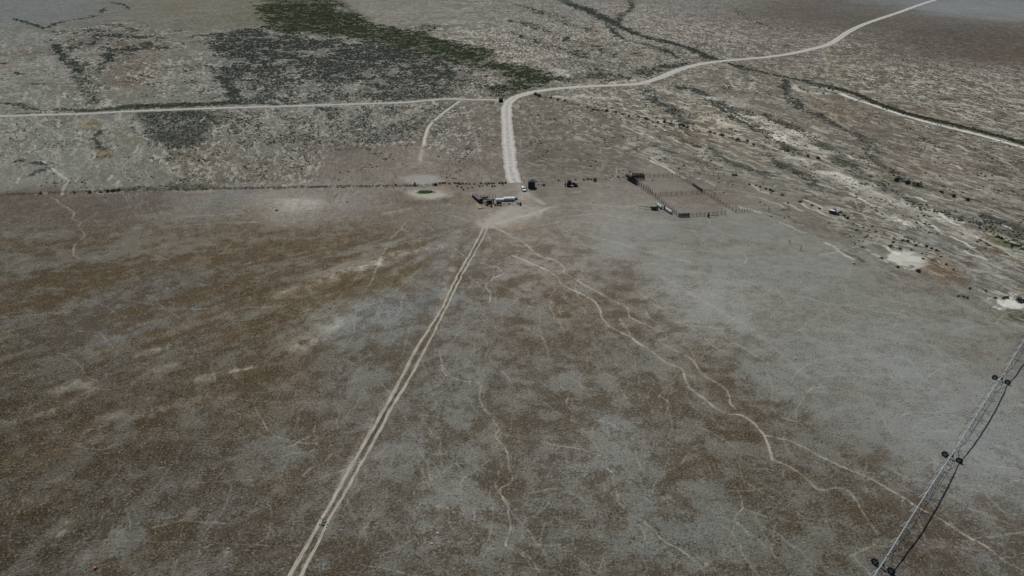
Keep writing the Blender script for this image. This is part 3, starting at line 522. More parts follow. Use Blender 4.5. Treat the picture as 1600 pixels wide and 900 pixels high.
M = {
 'ground': ground_mat(),
 'gravel': road_mat('gravel', (190, 186, 177), (158, 153, 143)),
 'lane_dirt': road_mat('lane_dirt', (176, 174, 165), (150, 147, 137)),
 'rut': road_mat('rut_dirt', (172, 166, 151), (138, 131, 116)),
 'galv': mat('galvanised_steel', (.52, .57, .61), .5, .1, .2, 1.5, spec=.4),
 'rubber': mat('rubber', (.022, .022, .024), .85), 'rim': mat('wheel_rim', (.3, .31, .32), .5, .3),
 'darksteel': mat('dark_steel', (.035, .037, .042), .6, .2, .4, 1.2, rgb2=(.075, .06, .05)),
 'shed': mat('dark_sheet_steel', (.05, .053, .062), .55, .3, .3, 1.0), 'shedroof': mat('roof_sheet_steel', (.085, .09, .10), .5, .3, .25, 1.0),
 'timber': mat('weathered_timber', (.13, .105, .08), .9, 0, .5, 3.0, rgb2=(.08, .066, .052)),
 'greytimber': mat('grey_timber', (.15, .135, .115), .9, 0, .4, 3.0), 'darktimber': mat('dark_timber', (.06, .055, .053), .9, 0, .4, 2.0),
 'palepost': mat('straw_timber', (.22, .17, .10), .9, 0, .4, 2.0),
 'white': mat('white_paint', (.88, .89, .89), .35, 0, .08, 1.0, spec=.5), 'glass': mat('dark_glass', (.02, .025, .03), .12, 0, .1, spec=.5),
 'navy': mat('dull_navy_paint', (.045, .055, .085), .5, 0, .4, 1.2, rgb2=(.07, .06, .06)), 'lamp': mat('lamp_glass', (.75, .75, .72), .2), 'tail': mat('red_lens', (.35, .02, .02), .3),
 'trailer': mat('rusted_brown_steel', (.055, .042, .04), .7, .1, .5, .8, rgb2=(.09, .065, .055)), 'trailerroof': mat('mauve_grey_steel', (.15, .125, .13), .6, .1, .3, .7),
 'tarp': mat('white_tarp', (.88, .92, .93), .5, 0, .1, .8), 'tealtarp': mat('pale_teal_tarp', (.56, .76, .78), .5, 0, .15, .6), 'bale': mat('dark_bales', (.07, .07, .055), .95, 0, .5, 2),
 'teal': mat('faded_teal_steel', (.16, .24, .26), .6, .1, .35, 1.5), 'green': mat('green_paint', (.05, .17, .09), .5, 0, .45, 1.2, rgb2=(.02, .05, .03)), 'palegreen': mat('pale_green_panel', (.35, .52, .40), .4, 0, .2),
 'trough': mat('pale_galvanised', (.52, .56, .56), .5, .15, .2, 1.2), 'red': mat('red_plastic', (.55, .02, .03), .35, 0, .2), 'pinkred': mat('faded_red_plastic', (.62, .16, .17), .4),
 'skin': mat('skin', (.42, .26, .19), .6), 'cloth': mat('dark_cloth', (.025, .027, .035), .9), 'denim': mat('dark_denim', (.03, .035, .05), .9), 'hair': mat('hair', (.03, .022, .018), .7),
 'wire': mat('fence_wire', (.10, .09, .08), .6, .3), 'rock': mat('white_rock', (.6, .58, .53), .9, 0, .3, 2), 'orange': mat('rust_orange', (.22, .10, .045), .8),
 'sage': leaf_mat('sage_leaf', (.048, .060, .050), (.095, .106, .088), .3),
 'bush': leaf_mat('dark_leaf', (.042, .05, .034), (.085, .09, .06), .9), 'palebush': leaf_mat('grey_leaf', (.06, .066, .05), (.10, .10, .078), .9),
 'willow': leaf_mat('green_leaf', (.042, .058, .032), (.075, .086, .052), .06), 'weed': leaf_mat('weed_leaf', (.035, .085, .022), (.06, .12, .04), .5), 'bark': mat('bark', (.09, .07, .055), .9),
}

# ------------------------------------------------------------------ tags
def tag(o, label=None, cat=None, group=None, kind=None):
    for k, v in (('label', label), ('category', cat), ('group', group), ('kind', kind)):
        if v: o[k] = v
    return o
def thing(name, label, cat, loc, rz=0, group=None):
    o = bpy.data.objects.new(name, None); COL.objects.link(o); o.location = loc if len(loc) == 3 else (*loc, 0); o.rotation_euler = (0, 0, rz); o.empty_display_size = .3
    return tag(o, label, cat, group)
class MB:
    """collects boxes, tubes and lofts; build() links them as ONE mesh object"""
    def __init__(s): s.v, s.f, s.mi, s.cur = [], [], [], 0
    def add(s, vs, fs):
        n = len(s.v); s.v += [tuple(v) for v in vs]; s.f += [tuple(i + n for i in f) for f in fs]; s.mi += [s.cur] * len(fs); return s
    def box(s, c, d, rz=0, rx=0, ry=0, taper=1):
        mt = Matrix.Translation(c) @ Matrix.Rotation(rz, 4, 'Z') @ Matrix.Rotation(ry, 4, 'Y') @ Matrix.Rotation(rx, 4, 'X')
        vs = []
        for z in (-.5, .5):
            t = taper if z > 0 else 1
            for x, y in ((-.5, -.5), (.5, -.5), (.5, .5), (-.5, .5)): vs.append(mt @ Vector((x * d[0] * t, y * d[1] * t, z * d[2])))
        return s.add(vs, [(3, 2, 1, 0), (4, 5, 6, 7), (0, 1, 5, 4), (1, 2, 6, 5), (2, 3, 7, 6), (3, 0, 4, 7)])
    def tube(s, p, q, r, n=6, r2=None, cap=True):
        p, q = Vector(p), Vector(q); d = (q - p); u = d.normalized(); a = u.orthogonal().normalized(); b = u.cross(a); r2 = r if r2 is None else r2
        vs = [p + (a * math.cos(t) + b * math.sin(t)) * r for t in [2 * math.pi * i / n for i in range(n)]] + [q + (a * math.cos(t) + b * math.sin(t)) * r2 for t in [2 * math.pi * i / n for i in range(n)]]
        fs = [(i, (i + 1) % n, n + (i + 1) % n, n + i) for i in range(n)]
        if cap: fs += [tuple(range(n - 1, -1, -1)), tuple(range(n, 2 * n))]
        return s.add(vs, fs)
    def path(s, pts, r, n=6):
        for i in range(len(pts) - 1): s.tube(pts[i], pts[i + 1], r, n)
        return s
    def loft(s, rings, cap=True):
        n = len(rings[0]); vs = [v for r in rings for v in r]; fs = []
        for k in range(len(rings) - 1):
            for i in range(n): fs.append((k * n + i, k * n + (i + 1) % n, (k + 1) * n + (i + 1) % n, (k + 1) * n + i))
        if cap: fs += [tuple(range(n - 1, -1, -1)), tuple(range((len(rings) - 1) * n, len(rings) * n))]
        return s.add(vs, fs)
    def build(s, name, m, parent=None, smooth=False, loc=None):
        me = bpy.data.meshes.new(name); me.from_pydata(s.v, [], s.f)
        ms = m if isinstance(m, (list, tuple)) else [m]
        for q in ms: me.materials.append(M[q] if isinstance(q, str) else q)
        if len(ms) > 1: me.polygons.foreach_set('material_index', s.mi)
        if smooth: me.polygons.foreach_set('use_smooth', [True] * len(me.polygons))
        bm = bmesh.new(); bm.from_mesh(me); bmesh.ops.recalc_face_normals(bm, faces=bm.faces); bm.to_mesh(me); bm.free()
        o = bpy.data.objects.new(name, me); COL.objects.link(o)
        if parent: o.parent = parent
        if loc is not None: o.location = loc
        return o
def copy_part(src, parent, loc, rot=None, scl=None):
    c = src.copy(); COL.objects.link(c); c.parent = parent; c.location = loc
    if rot: c.rotation_euler = rot
    if scl: c.scale = scl
    return c

# ------------------------------------------------------------------ the ground: one graded sheet from behind the camera to the horizon
def rows_cols():
    py = np.arange(1040, -62, -1.15)
    v = (py - 450) / FOC; Y = CAM_H * (CP - v * SP) / (SP + v * CP)
    Y = np.concatenate([[-900, -300, -100, -20, 20, 45, 60, 70], Y[Y > 72], [2300, 3000, 4500, 8000, 16000]])
    u = (np.arange(-330, 1931, 1.75) - 800) / FOC
    u = np.concatenate([[-8, -4, -2.4, -1.6, -1.25], u, [1.25, 1.6, 2.4, 4, 8]])
    return np.unique(Y), u
ROWS, UCOL = rows_cols()
NR, NC = len(ROWS), len(UCOL)
depth = np.maximum(ROWS * CP + CAM_H * SP, 60)
GX = (UCOL[None, :] * depth[:, None]).ravel(); GY = np.repeat(ROWS, NC)
COV = build_cover(GX, GY)
# road centre lines (survey points, width in metres)
MAIN = [(806,286),(801,276),(798,262),(796.5,245),(794,222),(792.5,200),(791.5,180),(792,168),(796,158.5),(807,151.5),(821,147),(838,143),(867,139),(917,135),(967,133),(1000,130.5),(1027,123),(1053,112),(1080,103.5),(1107,98),(1133,95),(1167,92),(1200,89),(1233,84.3),(1267,77),(1293,70),(1310,60.5),(1327,49),(1350,38),(1380,27.5),(1407,18.5),(1430,10),(1460,0),(1485,-8),(1520,-18)]
LEFT = [(789,157),(780,156),(733,155.7),(700,154.6),(667,157),(633,160),(567,162.3),(500,164.3),(433,166.3),(333,169.3),(200,174.2),(133,177.8),(33,180.5),(0,181.8),(-160,188),(-320,194)]
RUT_A = [(428,960),(453,900),(500,817),(533,757),(567,697),(600,640),(620,602),(653,540),(687,487),(710,440),(730,404),(750,367),(757,352)]
RUT_B = [(446,958),(470,902),(517,808),(543,763),(587,685),(613,635),(634,600),(667,540),(693,489),(719,436),(738,402),(757,367),(764,352)]
def near_line(pts, r, x, y):
    q = PA(pts); lo, hi = q.min(0) - r, q.max(0) + r
    out = np.zeros(x.shape); k = np.nonzero((x > lo[0]) & (x < hi[0]) & (y > lo[1]) & (y < hi[1]))[0]
    out[k] = 1 - sstep(r * .5, r, d_line(q, x[k], y[k])); return out
def relief(x, y):
    flat = np.maximum.reduce([near_line(MAIN, 16, x, y), near_line(LEFT, 12, x, y), near_line(RUT_A, 7, x, y), near_line(RUT_B, 7, x, y)])
    fade = (1 - sstep(330, 430, y)) * (1 - flat)
    yard = 1 - sstep(20, 60, np.hypot((x - P(790, 318)[0]) * .6, y - P(790, 318)[1]))
    cor = 1 - sstep(40, 70, np.hypot(x - P(1070, 305)[0], y - P(1070, 305)[1]))
    z = ((fbm(x, y, 14, 3, 501) - .5) * .5 + (fbm(x, y, 2.6, 2, 502) - .5) * .22) * fade * (1 - yard) * (1 - cor)
    cx, cy = P(666, 302); r = np.hypot((x - cx) / 1.15, (y - cy) / 1.0)
    ring = np.exp(-((r - 13) / 2.6) ** 2) * .9; z += ring * sstep(6, -4, y - cy) - .35 * (1 - sstep(6, 11, r))
    for (mx, my, w, h) in ((600, 306, 8, 1.0), (730, 312, 6, .8), (668, 256, 7, .7)):
        qx, qy = P(mx, my); z += h * np.exp(-(((x - qx) / (w * 1.3)) ** 2 + ((y - qy) / w) ** 2))
    return z * (1 - flat)
GZ = relief(GX, GY)
def height(x, y): return float(relief(np.array([float(x)]), np.array([float(y)]))[0])
def grid_index(x, y):
    r = np.clip(np.searchsorted(ROWS, y), 0, NR - 1)
    c = np.clip(np.searchsorted(UCOL, x / np.maximum(y * CP + CAM_H * SP, 60)), 0, NC - 1)
    return r * NC + c
def big_mesh(name, V, F, m, smooth=False):
    """V (n,3), F (k,3 or 4)"""
    me = bpy.data.meshes.new(name); nv, nf, w = len(V), len(F), F.shape[1]
    me.vertices.add(nv); me.vertices.foreach_set('co', np.ascontiguousarray(V, np.float32).ravel())
    me.loops.add(nf * w); me.loops.foreach_set('vertex_index', np.ascontiguousarray(F, np.int32).ravel())
    me.polygons.add(nf); me.polygons.foreach_set('loop_start', np.arange(0, nf * w, w, dtype=np.int32)); me.polygons.foreach_set('loop_total', np.full(nf, w, np.int32))
    if smooth: me.polygons.foreach_set('use_smooth', np.ones(nf, bool))
    me.update(calc_edges=True); me.materials.append(m)
    o = bpy.data.objects.new(name, me); COL.objects.link(o); return o
def set_attr(o, name, rgb):
    a = o.data.attributes.new(name, 'FLOAT_COLOR', 'POINT'); q = np.ones((len(rgb), 4), np.float32); q[:, :rgb.shape[1]] = rgb; a.data.foreach_set('color', q.ravel())
ii = (np.arange(NR - 1)[:, None] * NC + np.arange(NC - 1)[None, :]).ravel()
g = big_mesh('ground', np.stack([GX, GY, GZ], 1), np.stack([ii, ii + 1, ii + NC + 1, ii + NC], 1), M['ground'], True)
tag(g, kind='structure')
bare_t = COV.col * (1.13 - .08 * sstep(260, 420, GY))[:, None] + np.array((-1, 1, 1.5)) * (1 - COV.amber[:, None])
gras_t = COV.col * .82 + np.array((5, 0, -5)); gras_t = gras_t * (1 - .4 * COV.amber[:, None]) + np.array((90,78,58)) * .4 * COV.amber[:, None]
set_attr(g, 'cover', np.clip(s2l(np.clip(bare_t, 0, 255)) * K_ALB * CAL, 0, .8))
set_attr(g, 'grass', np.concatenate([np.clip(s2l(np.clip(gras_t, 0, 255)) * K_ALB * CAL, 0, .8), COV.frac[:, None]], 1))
set_attr(g, 'flow', np.stack([COV.fu, COV.fv, np.zeros_like(COV.fu)], 1))
set_attr(g, 'detail', np.stack([(COV.worm * np.clip(1 - 3 * COV.sage, 0, 1) + np.clip(.6 * (1.3 - COV.sage), 0, .45) * (COV.sage > .12)) * (1 - COV.green * .7), COV.tuft, COV.sage], 1))

# ------------------------------------------------------------------ roads: crowned ribbons with ragged edges
def ribbon(name, px, width, m, z=.05, rag=.25, wn=None, lane=True):
    q = curve(PA(px), 40); L = np.concatenate([[0], np.cumsum(np.hypot(*np.diff(q, axis=0).T))])
    s = np.arange(0, L[-1], 1.2 if width > 1.5 else .35); x = np.interp(s, L, q[:, 0]); y = np.interp(s, L, q[:, 1])
    if width < 1.5: x = x + (fbm(y, y * 0 + 5, 18, 3, 611) - .5) * .6 + (fbm(y, y * 0 + width * 9, 4, 2, 612) - .5) * .3
    tx, ty = np.gradient(x), np.gradient(y); n = np.hypot(tx, ty); nx, ny = -ty / n, tx / n
    w1 = width / 2 + (fbm(s, s * 0 + 3, 3.5, 3, 601) - .5) * rag * 2; w2 = width / 2 + (fbm(s, s * 0 + 9, 3.5, 3, 602) - .5) * rag * 2
    prof = [(-1, 0, .22), (-.7, .7, .02), (-.48, .7, -.14), (-.25, .8, .06), (0, 1, .12), (.25, .8, .06), (.48, .7, -.14), (.7, .7, .02), (1, 0, .22)]
    V, lanes = [], []
    for t, h, ln in prof:
        w = np.where(t < 0, w1, w2) * t
        V.append(np.stack([x + nx * w, y + ny * w, np.full_like(x, z) + h * (.10 if width > 3 else .015)], 1)); lanes.append(np.full(len(x), ln if lane else 0))
    k = len(prof); V = np.stack(V, 1).reshape(-1, 3); lanes = np.stack(lanes, 1).ravel()
    a = (np.arange(len(x) - 1)[:, None] * k + np.arange(k - 1)[None, :]).ravel()
    o = big_mesh(name, V, np.stack([a, a + 1, a + k + 1, a + k], 1), m, True); set_attr(o, 'lane', np.repeat(lanes[:, None], 3, 1)); return tag(o, kind='structure')
ribbon('gravel_road', MAIN, 7.8, M['gravel'], .06, 1.0)
ribbon('dirt_lane', LEFT, 5.2, M['lane_dirt'], .05, .6)
ribbon('wheel_track', RUT_A, .95, M['rut'], .03, .3); ribbon('wheel_track', RUT_B, .8, M['rut'], .03, .34)

# ------------------------------------------------------------------ masses nobody could count: sagebrush, willows, dead grass
rng = np.random.default_rng(3)
def domes(name, x, y, r, h, m, z=None, tones=None, ring=5):
    n = len(x)
    if n == 0: return None
    a = np.arange(ring) * 2 * math.pi / ring
    T = np.concatenate([np.stack([np.cos(a), np.sin(a), np.full(ring, -.05)], 1), np.stack([np.cos(a + .6) * .78, np.sin(a + .6) * .78, np.full(ring, .6)], 1), [[0, 0, 1]]])
    V = T[None] * np.stack([r, r, h], 1)[:, None, :]
    V = V * (1 + rng.uniform(-.28, .28, (n, len(T), 1))) + rng.uniform(-.12, .12, (n, len(T), 3)) * r[:, None, None]
    th = rng.uniform(0, 6.28, n); c, s = np.cos(th)[:, None], np.sin(th)[:, None]
    X = V[:, :, 0] * c - V[:, :, 1] * s + x[:, None]; Y = V[:, :, 0] * s + V[:, :, 1] * c + y[:, None]; Z = V[:, :, 2] + (0 if z is None else z[:, None])
    f = []
    for i in range(ring):
        j = (i + 1) % ring; f += [(i, j, ring + i), (j, ring + j, ring + i), (ring + i, ring + j, 2 * ring)]
    F = (np.array(f)[None] + (np.arange(n) * len(T))[:, None, None]).reshape(-1, 3)
    o = big_mesh(name, np.stack([X, Y, Z], 2).reshape(-1, 3), F, m)
    if tones is not None: set_attr(o, 'tone', np.repeat(tones, len(T), 0))
    return o
def scatter(n, y0, y1, um=1.02):
    y = np.sqrt(rng.uniform(y0 * y0, y1 * y1, n)); d = y * CP + CAM_H * SP; return rng.uniform(-um, um, n) * d, y
x, y = scatter(900000, 255, 1180); x2, y2 = scatter(160000, 1180, 1560); x, y = np.concatenate([x, x2]), np.concatenate([y, y2])
gi = grid_index(x, y); sg = COV.sage[gi]; gr = COV.green[gi]; fu, fv = COV.fu[gi], COV.fv[gi]
gap = np.abs(fbm(fu, fv, 5.0, 2, 701) - .5) * 2.0; clump = fbm(fu, fv, 11, 4, 702, .6)
onroad = np.maximum.reduce([near_line(MAIN, 11, x, y), near_line(LEFT, 7, x, y)]) > .3
k0 = (sg > .12) & ~onroad & (rng.random(len(x)) < np.clip(.22 + .75 * sg, 0, 1) * (1 - .6 * sstep(600, 1000, y)))
keep = k0 & (gr < .5) & (clump < .26 + .50 * sg) & (gap > .17 - .09 * sg)
xs, ys = x[keep], y[keep]; n = len(xs); r_ = rng.uniform(.35, .9, n) * np.clip(ys / 520, .75, 1.5)
tag(domes('sagebrush', xs, ys, r_, r_ * rng.uniform(.35, .62, n), M['sage']), 'grey green sagebrush mounds spread over the far flats in dark patches', 'sagebrush', kind='stuff')
print('sage', n)
keep = (gr > .25) & (sg > .05) & (fbm(x, y, 7, 4, 705, .7) < .38 + .2 * gr) & ~onroad & (rng.random(len(x)) < .75)
xs, ys = x[keep], y[keep]; n = len(xs); r_ = rng.uniform(.4, 1.4, n)
tag(domes('willow_scrub', xs, ys, r_, r_ * rng.uniform(.25, .6, n), M['willow']), 'green scrub filling the damp strip behind the dark sage', 'scrub', kind='stuff')
ds, dc = [], PA([(1305,138),(1340,148),(1373,163),(1417,178),(1467,190),(1517,202),(1567,215),(1600,225),(1690,249)])
dl = np.concatenate([[0], np.cumsum(np.hypot(*np.diff(dc, axis=0).T))]); t_ = rng.uniform(0, dl[-1], 900); hx, hy = np.interp(t_, dl, dc[:, 0]) + rng.normal(0, .8, 900) + .5, np.interp(t_, dl, dc[:, 1]) + rng.normal(0, .8, 900) + 1.8
r_ = rng.uniform(.7, 1.3, 900); tag(domes('ditch_hedge', hx, hy, r_, r_ * rng.uniform(.6, .95, 900), M['bush']), 'continuous dark hedge along the far ditch with the white bank', 'hedge', kind='stuff')
# thin scatter of single sage mounds on the slopes
x, y = scatter(60000, 262, 800); gi = grid_index(x, y); wv = COV.worm[gi]
keep = (fbm(x, y, 14, 4, 720, .65) < .36 + .16 * wv) & (wv > .12) & (COV.sage[gi] < .3) & (np.maximum(near_line(MAIN, 11, x, y), near_line(LEFT, 7, x, y)) < .3)
xs, ys = x[keep], y[keep]; n = len(xs); r_ = rng.uniform(.25, .7, n)
tag(domes('low_brush', xs, ys, r_, r_ * .6, M['sage']), 'small scattered brush mounds on the pale slopes beyond the fence', 'brush', kind='stuff')
# dead grass on the near field, toned like the ground it stands on
x, y = scatter(260000, 92, 235); gi = grid_index(x, y); tf = COV.tuft[gi]
keep = (rng.random(len(x)) < tf * .85) & (fbm(x, y, 3.2, 3, 730) < .6) & (near_line(RUT_A, 2.0, x, y) + near_line(RUT_B, 2.0, x, y) < .3)
xs, ys, gi = x[keep], y[keep], gi[keep]; n = len(xs); r_ = rng.uniform(.07, .18, n)
tn = np.clip(s2l(np.clip(COV.col[gi] * rng.uniform(.85, 1.3, (n, 1)) + np.array((4, 1, -7)), 0, 255)) * K_ALB * CAL, 0, .6)
tag(domes('dead_grass', xs, ys, r_, r_ * rng.uniform(.5, .9, n), attr_mat('straw', 'tone'), GZ[gi], tn, 4), 'low tufts of dead brown and grey grass over the near field', 'grass', kind='stuff')
# green weeds in the pond and between the ruts
px_ = [(664 + 8 * rng.uniform(-1, 1) + rng.normal() * 1.5, 299.2 + rng.normal() * .9) for _ in range(420)] + [(rng.normal(507, 4), rng.normal(820, 5)) for _ in range(24)] + [(rng.normal(718, 3), rng.normal(427, 9)) for _ in range(60)]
q = PA(px_); n = len(q); r_ = rng.uniform(.15, .5, n); r_[420:] *= .5
tag(domes('green_weeds', q[:, 0], q[:, 1], r_, r_ * .8, M['weed'], relief(q[:, 0], q[:, 1])), 'bright green weeds on the pond bed and between the wheel ruts', 'weeds', kind='stuff')

# ------------------------------------------------------------------ single bushes
def bush_mesh(name, m, leaves, seed, tall=1.0):
    rd = random.Random(seed); mb = MB(); vs, fs = [], []
    for k in range(3): mb.tube((0, 0, -.1), (rd.uniform(-.3, .3), rd.uniform(-.3, .3), .5 * tall), .04, 4, .02)
    lobes = [(rd.uniform(-.5, .5), rd.uniform(-.5, .5), rd.uniform(.25, .6) * tall, rd.uniform(.3, .5)) for _ in range(7)]
    for k in range(leaves):
        l = rd.choice(lobes); v = Vector((rd.gauss(0, 1), rd.gauss(0, 1), rd.gauss(0, .8))).normalized() * l[3] * rd.uniform(.6, 1.05)
        c = Vector(l[:3]) + v; c.z = max(c.z, .03); a = Vector((rd.gauss(0, 1), rd.gauss(0, 1), rd.gauss(0, 1))).normalized(); b = a.orthogonal().normalized(); s_ = rd.uniform(.09, .2)
        i = len(vs); vs += [c + a * s_, c + b * s_ * .6, c - a * s_, c - b * s_ * .6]; fs.append((i, i + 1, i + 2, i + 3))
    mb.add(vs, fs); me = bpy.data.meshes.new(name); me.from_pydata(mb.v, [], mb.f); me.materials.append(M[m]); return me
BUSH = [bush_mesh('bush_form', 'bush', 150, i) for i in range(4)]; PBUSH = [bush_mesh('grey_bush_form', 'palebush', 150, 10 + i) for i in range(3)]; GBUSH = [bush_mesh('green_bush_form', 'willow', 150, 20 + i) for i in range(2)]
def bushes(pts, label, group, size=1.0, kinds=None, name='shrub', cat='shrub'):
    kinds = kinds or BUSH
    for p in pts:
        o = bpy.data.objects.new(name, random.choice(kinds)); COL.objects.link(o); X, Y = P(p[0], p[1]); k = size * (p[2] if len(p) > 2 else 1) * random.uniform(.85, 1.15)
        o.location = (X, Y, height(X, Y)); o.rotation_euler = (0, 0, random.uniform(0, 6.28)); o.scale = (k * random.uniform(.9, 1.3), k * random.uniform(.9, 1.2), k * random.uniform(.8, 1.05)); tag(o, label, cat, group if len(pts) > 1 else None)
bushes([(687.5,287),(691,286.5),(695,287),(702,287.5),(710,287),(714,287),(717,287.5),(722.5,287.5),(728.6,287.5),(734,288),(741,288),(752,287),(758.5,287.5),(763.5,287),(768,287),(772,287),(781,287),(785.5,286.5),(790.5,286.5)], 'dark shrub in the straight row along the fence between the pond and the gravel road', 'shrubs in the fence row', .95)
bushes([(714.6,291.5,1.1),(720.8,293.5),(724.3,297),(731,295),(737.5,293.5),(749,291.5),(754,290.7),(761,290),(769,292,1.3),(773,291.5,1.2),(785.5,289.5)], 'small grey shrub loose on bare soil just below the fence row', 'shrubs below the fence row', .75, PBUSH)
bushes([(680.3,289.5,1.5)], 'large dark rounded shrub at the right rim of the pond', None, 1.1)
bushes([(617.5,290)], 'single dark shrub on the fence line left of the pond', None, 1.2)
bushes([(837.5,284.5,.9),(841.5,288.2,.7),(848.8,290.4,1.3),(872.5,282.3)], 'low dark shrub between the dark shed and the old tractor', 'shrubs behind the shed', .9)
bushes([(899,281.5,.7),(912,281.5),(919,281),(923,281),(929,281,1.2),(929.5,283.6,1.2)], 'low dark shrub in the short clump right of the old tractor', 'shrubs right of the tractor', .95)
bushes([(837,148.5,1.8),(841,150.5,1.6),(860,153.5),(872,156),(883,158),(917,169,1.2),(927,172),(933,173.5),(949,174.2,1.4),(962,176.2,1.1),(973,179),(982,182),(997,184),(1010,186.5,1.3),(1020,191),(1028,191),(1039,191,1.3),(1048,193.5),(1062,196,1.5),(1067,197.5,1.5),(1073,199.5),(1108,207.3,1.2),(1117,209.5),(1128,212,1.5),(1153,219,1.5),(1167,221),(1178,226),(1230,236.5,1.3),(1263,245,1.3),(1277,248,1.3),(1403,283,1.6),(1417,287.5,1.6),(1433,290,1.6),(1470,301),(1490,308,1.5),(1513,314)], 'dark shrub in the long diagonal row along the shallow ditch east of the gravel road', 'shrubs along the diagonal ditch', 1.35)
bushes([(1145,274.3,1.1),(1149,274.5,1.1)], 'dark shrub by the wire fence, right of the corral back corner', 'shrubs at the wire fence', 1.1)
bushes([(1171,288.6),(1181,290.3),(1188,292.5,1.1),(1197,295.5,1.2),(1203,297.6,1.5),(1207,299,1.2),(1222,304.8,1.3),(1250,315.4,1.2),(1269,321.3),(1280,326.5)], 'dark shrub on the earth bank between the corral and the abandoned car', 'shrubs on the bank', .95)
bushes([(1304,327.5,1.2),(1313,331.5,1.2),(1318,337,1.3),(1323,340.5,1.1)], 'green grey shrub growing tight around the abandoned car', 'shrubs around the abandoned car', 1.05, GBUSH)
bushes([(1397,373),(1410,376.5),(1418,378,.9),(1430,383.5,1.1),(1391,385.5,1.3),(1405,390),(1377,404,1.1),(1447,386),(1455,389),(1463,392.5),(1440,397,.7),(1424,391,.8),(1442,405.5,.8),(1395,379,1.1),(1456,407,.6)], 'dark shrub scattered round the upper rim of the white pit', 'shrubs round the white pit', 1.0)
bushes([(1402,418.3),(1433,423.5,1.3)], 'dark shrub standing on the lower white edge of the pit', 'shrubs on the pit edge', .95)
bushes([(1497,463),(1505,464),(1511,466),(1470,402,.8),(1489,422,.9),(1516,452,1),(1540,455,1),(1555,466,1.1),(1478,414)], 'dark shrub alone on brown ground below the mottled sage slope', 'shrubs below the sage slope', .8)
bushes([(1568,467,1.2),(1575,466)], 'small dark shrub on white soil left of the round bush at the right edge', 'shrubs on the white soil', .9)
bushes([(1592,469.5)], 'large rounded dark bush on white soil by the right picture edge', None, 2.3)
bushes([(1558,371),(1566,374),(1573,380),(1581,384),(1590,386),(1598,391)], 'bright green shrub on the whitish wash near the right edge', 'green shrubs on the wash', 1.3, GBUSH)
bushes([(140,302.5,1.5),(117,302.3),(63,303),(158,301.5),(170,300),(178,299.5,1.3),(186,299,1.3)], 'dark shrub on the far left stretch of the fence line', 'shrubs on the left fence line', 1.15)
bushes([(1280,138.5),(1295,139.5,1.1),(1301,141.3,1.3),(1250,138),(1262,143.5,.9),(1286,146.5,.9),(1256,141)], 'dark shrub dotting the white banks at the bend of the far ditch', 'shrubs on the white banks', 1.4)

# ------------------------------------------------------------------ centre pivot irrigation machine
tw = [np.array(P(*q)) for q in ((1378, 889), (1487, 717), (1563, 597))]
step = (tw[2] - tw[0]) / 2; mid = sum(tw) / 3; TW = [mid + step * (k - 2) for k in range(0, 5)]          # towers 0 .. 4 of the machine
ax = Vector((*step, 0)).normalized(); side = Vector((ax.y, -ax.x, 0)); SPAN = float(np.linalg.norm(step))
base = Vector((*TW[0], 0))
piv = thing('pivot_irrigator', 'long pale steel pipe irrigation machine on wheeled towers at the lower right', 'irrigator', tuple(base))
HP = 3.3
def along(k, t, h, off=0): return (Vector((*TW[k], 0)) - base) + ax * (t * SPAN) + side * off + Vector((0, 0, h))
def arch(t): return HP + 1.15 * (4 * t * (1 - t))
for k in range(5):
    n = 20; mb = MB(); mb.path([along(k, i / n, arch(i / n)) for i in range(n + 1)], .115, 8)
    for i in range(1, n): mb.tube(along(k, i / n - .002, arch(i / n)), along(k, i / n + .002, arch(i / n)), .17, 8)
    mb.build('span_pipe', 'galv', piv, False)
    for s in (-1, 1):
        mb = MB(); prev = along(k, .02, HP - .1)
        pts = [along(k, .02, HP - .15, .05 * s)] + [along(k, i / 8, arch(i / 8) - 1.55 + .0, 1.1 * s) for i in range(1, 8)] + [along(k, .98, HP - .15, .05 * s)]
        mb.path(pts, .05, 4); tr = mb.build('truss_rod', 'darksteel', piv)
        for i in range(1, 8): MB().tube(along(k, i / 8 - .03, arch(i / 8) - .05), pts[i], .065, 4).tube(along(k, i / 8 + .03, arch(i / 8) - .05), pts[i], .065, 4).build('strut', 'galv', tr)
    for i in range(1, 8): MB().tube(along(k, i / 8, arch(i / 8) - 1.55, -1.1), along(k, i / 8, arch(i / 8) - 1.55, 1.1), .05, 4).build('cross_brace', 'darksteel', piv)
    for i in range(1, 12):
        t = i / 12; MB().path([along(k, t, arch(t) + .1), along(k, t, arch(t) + .28, .22), along(k, t, arch(t) - .2, .34), along(k, t, 2.0, .34)], .03, 4).build('sprinkler_drop', 'darksteel', piv)
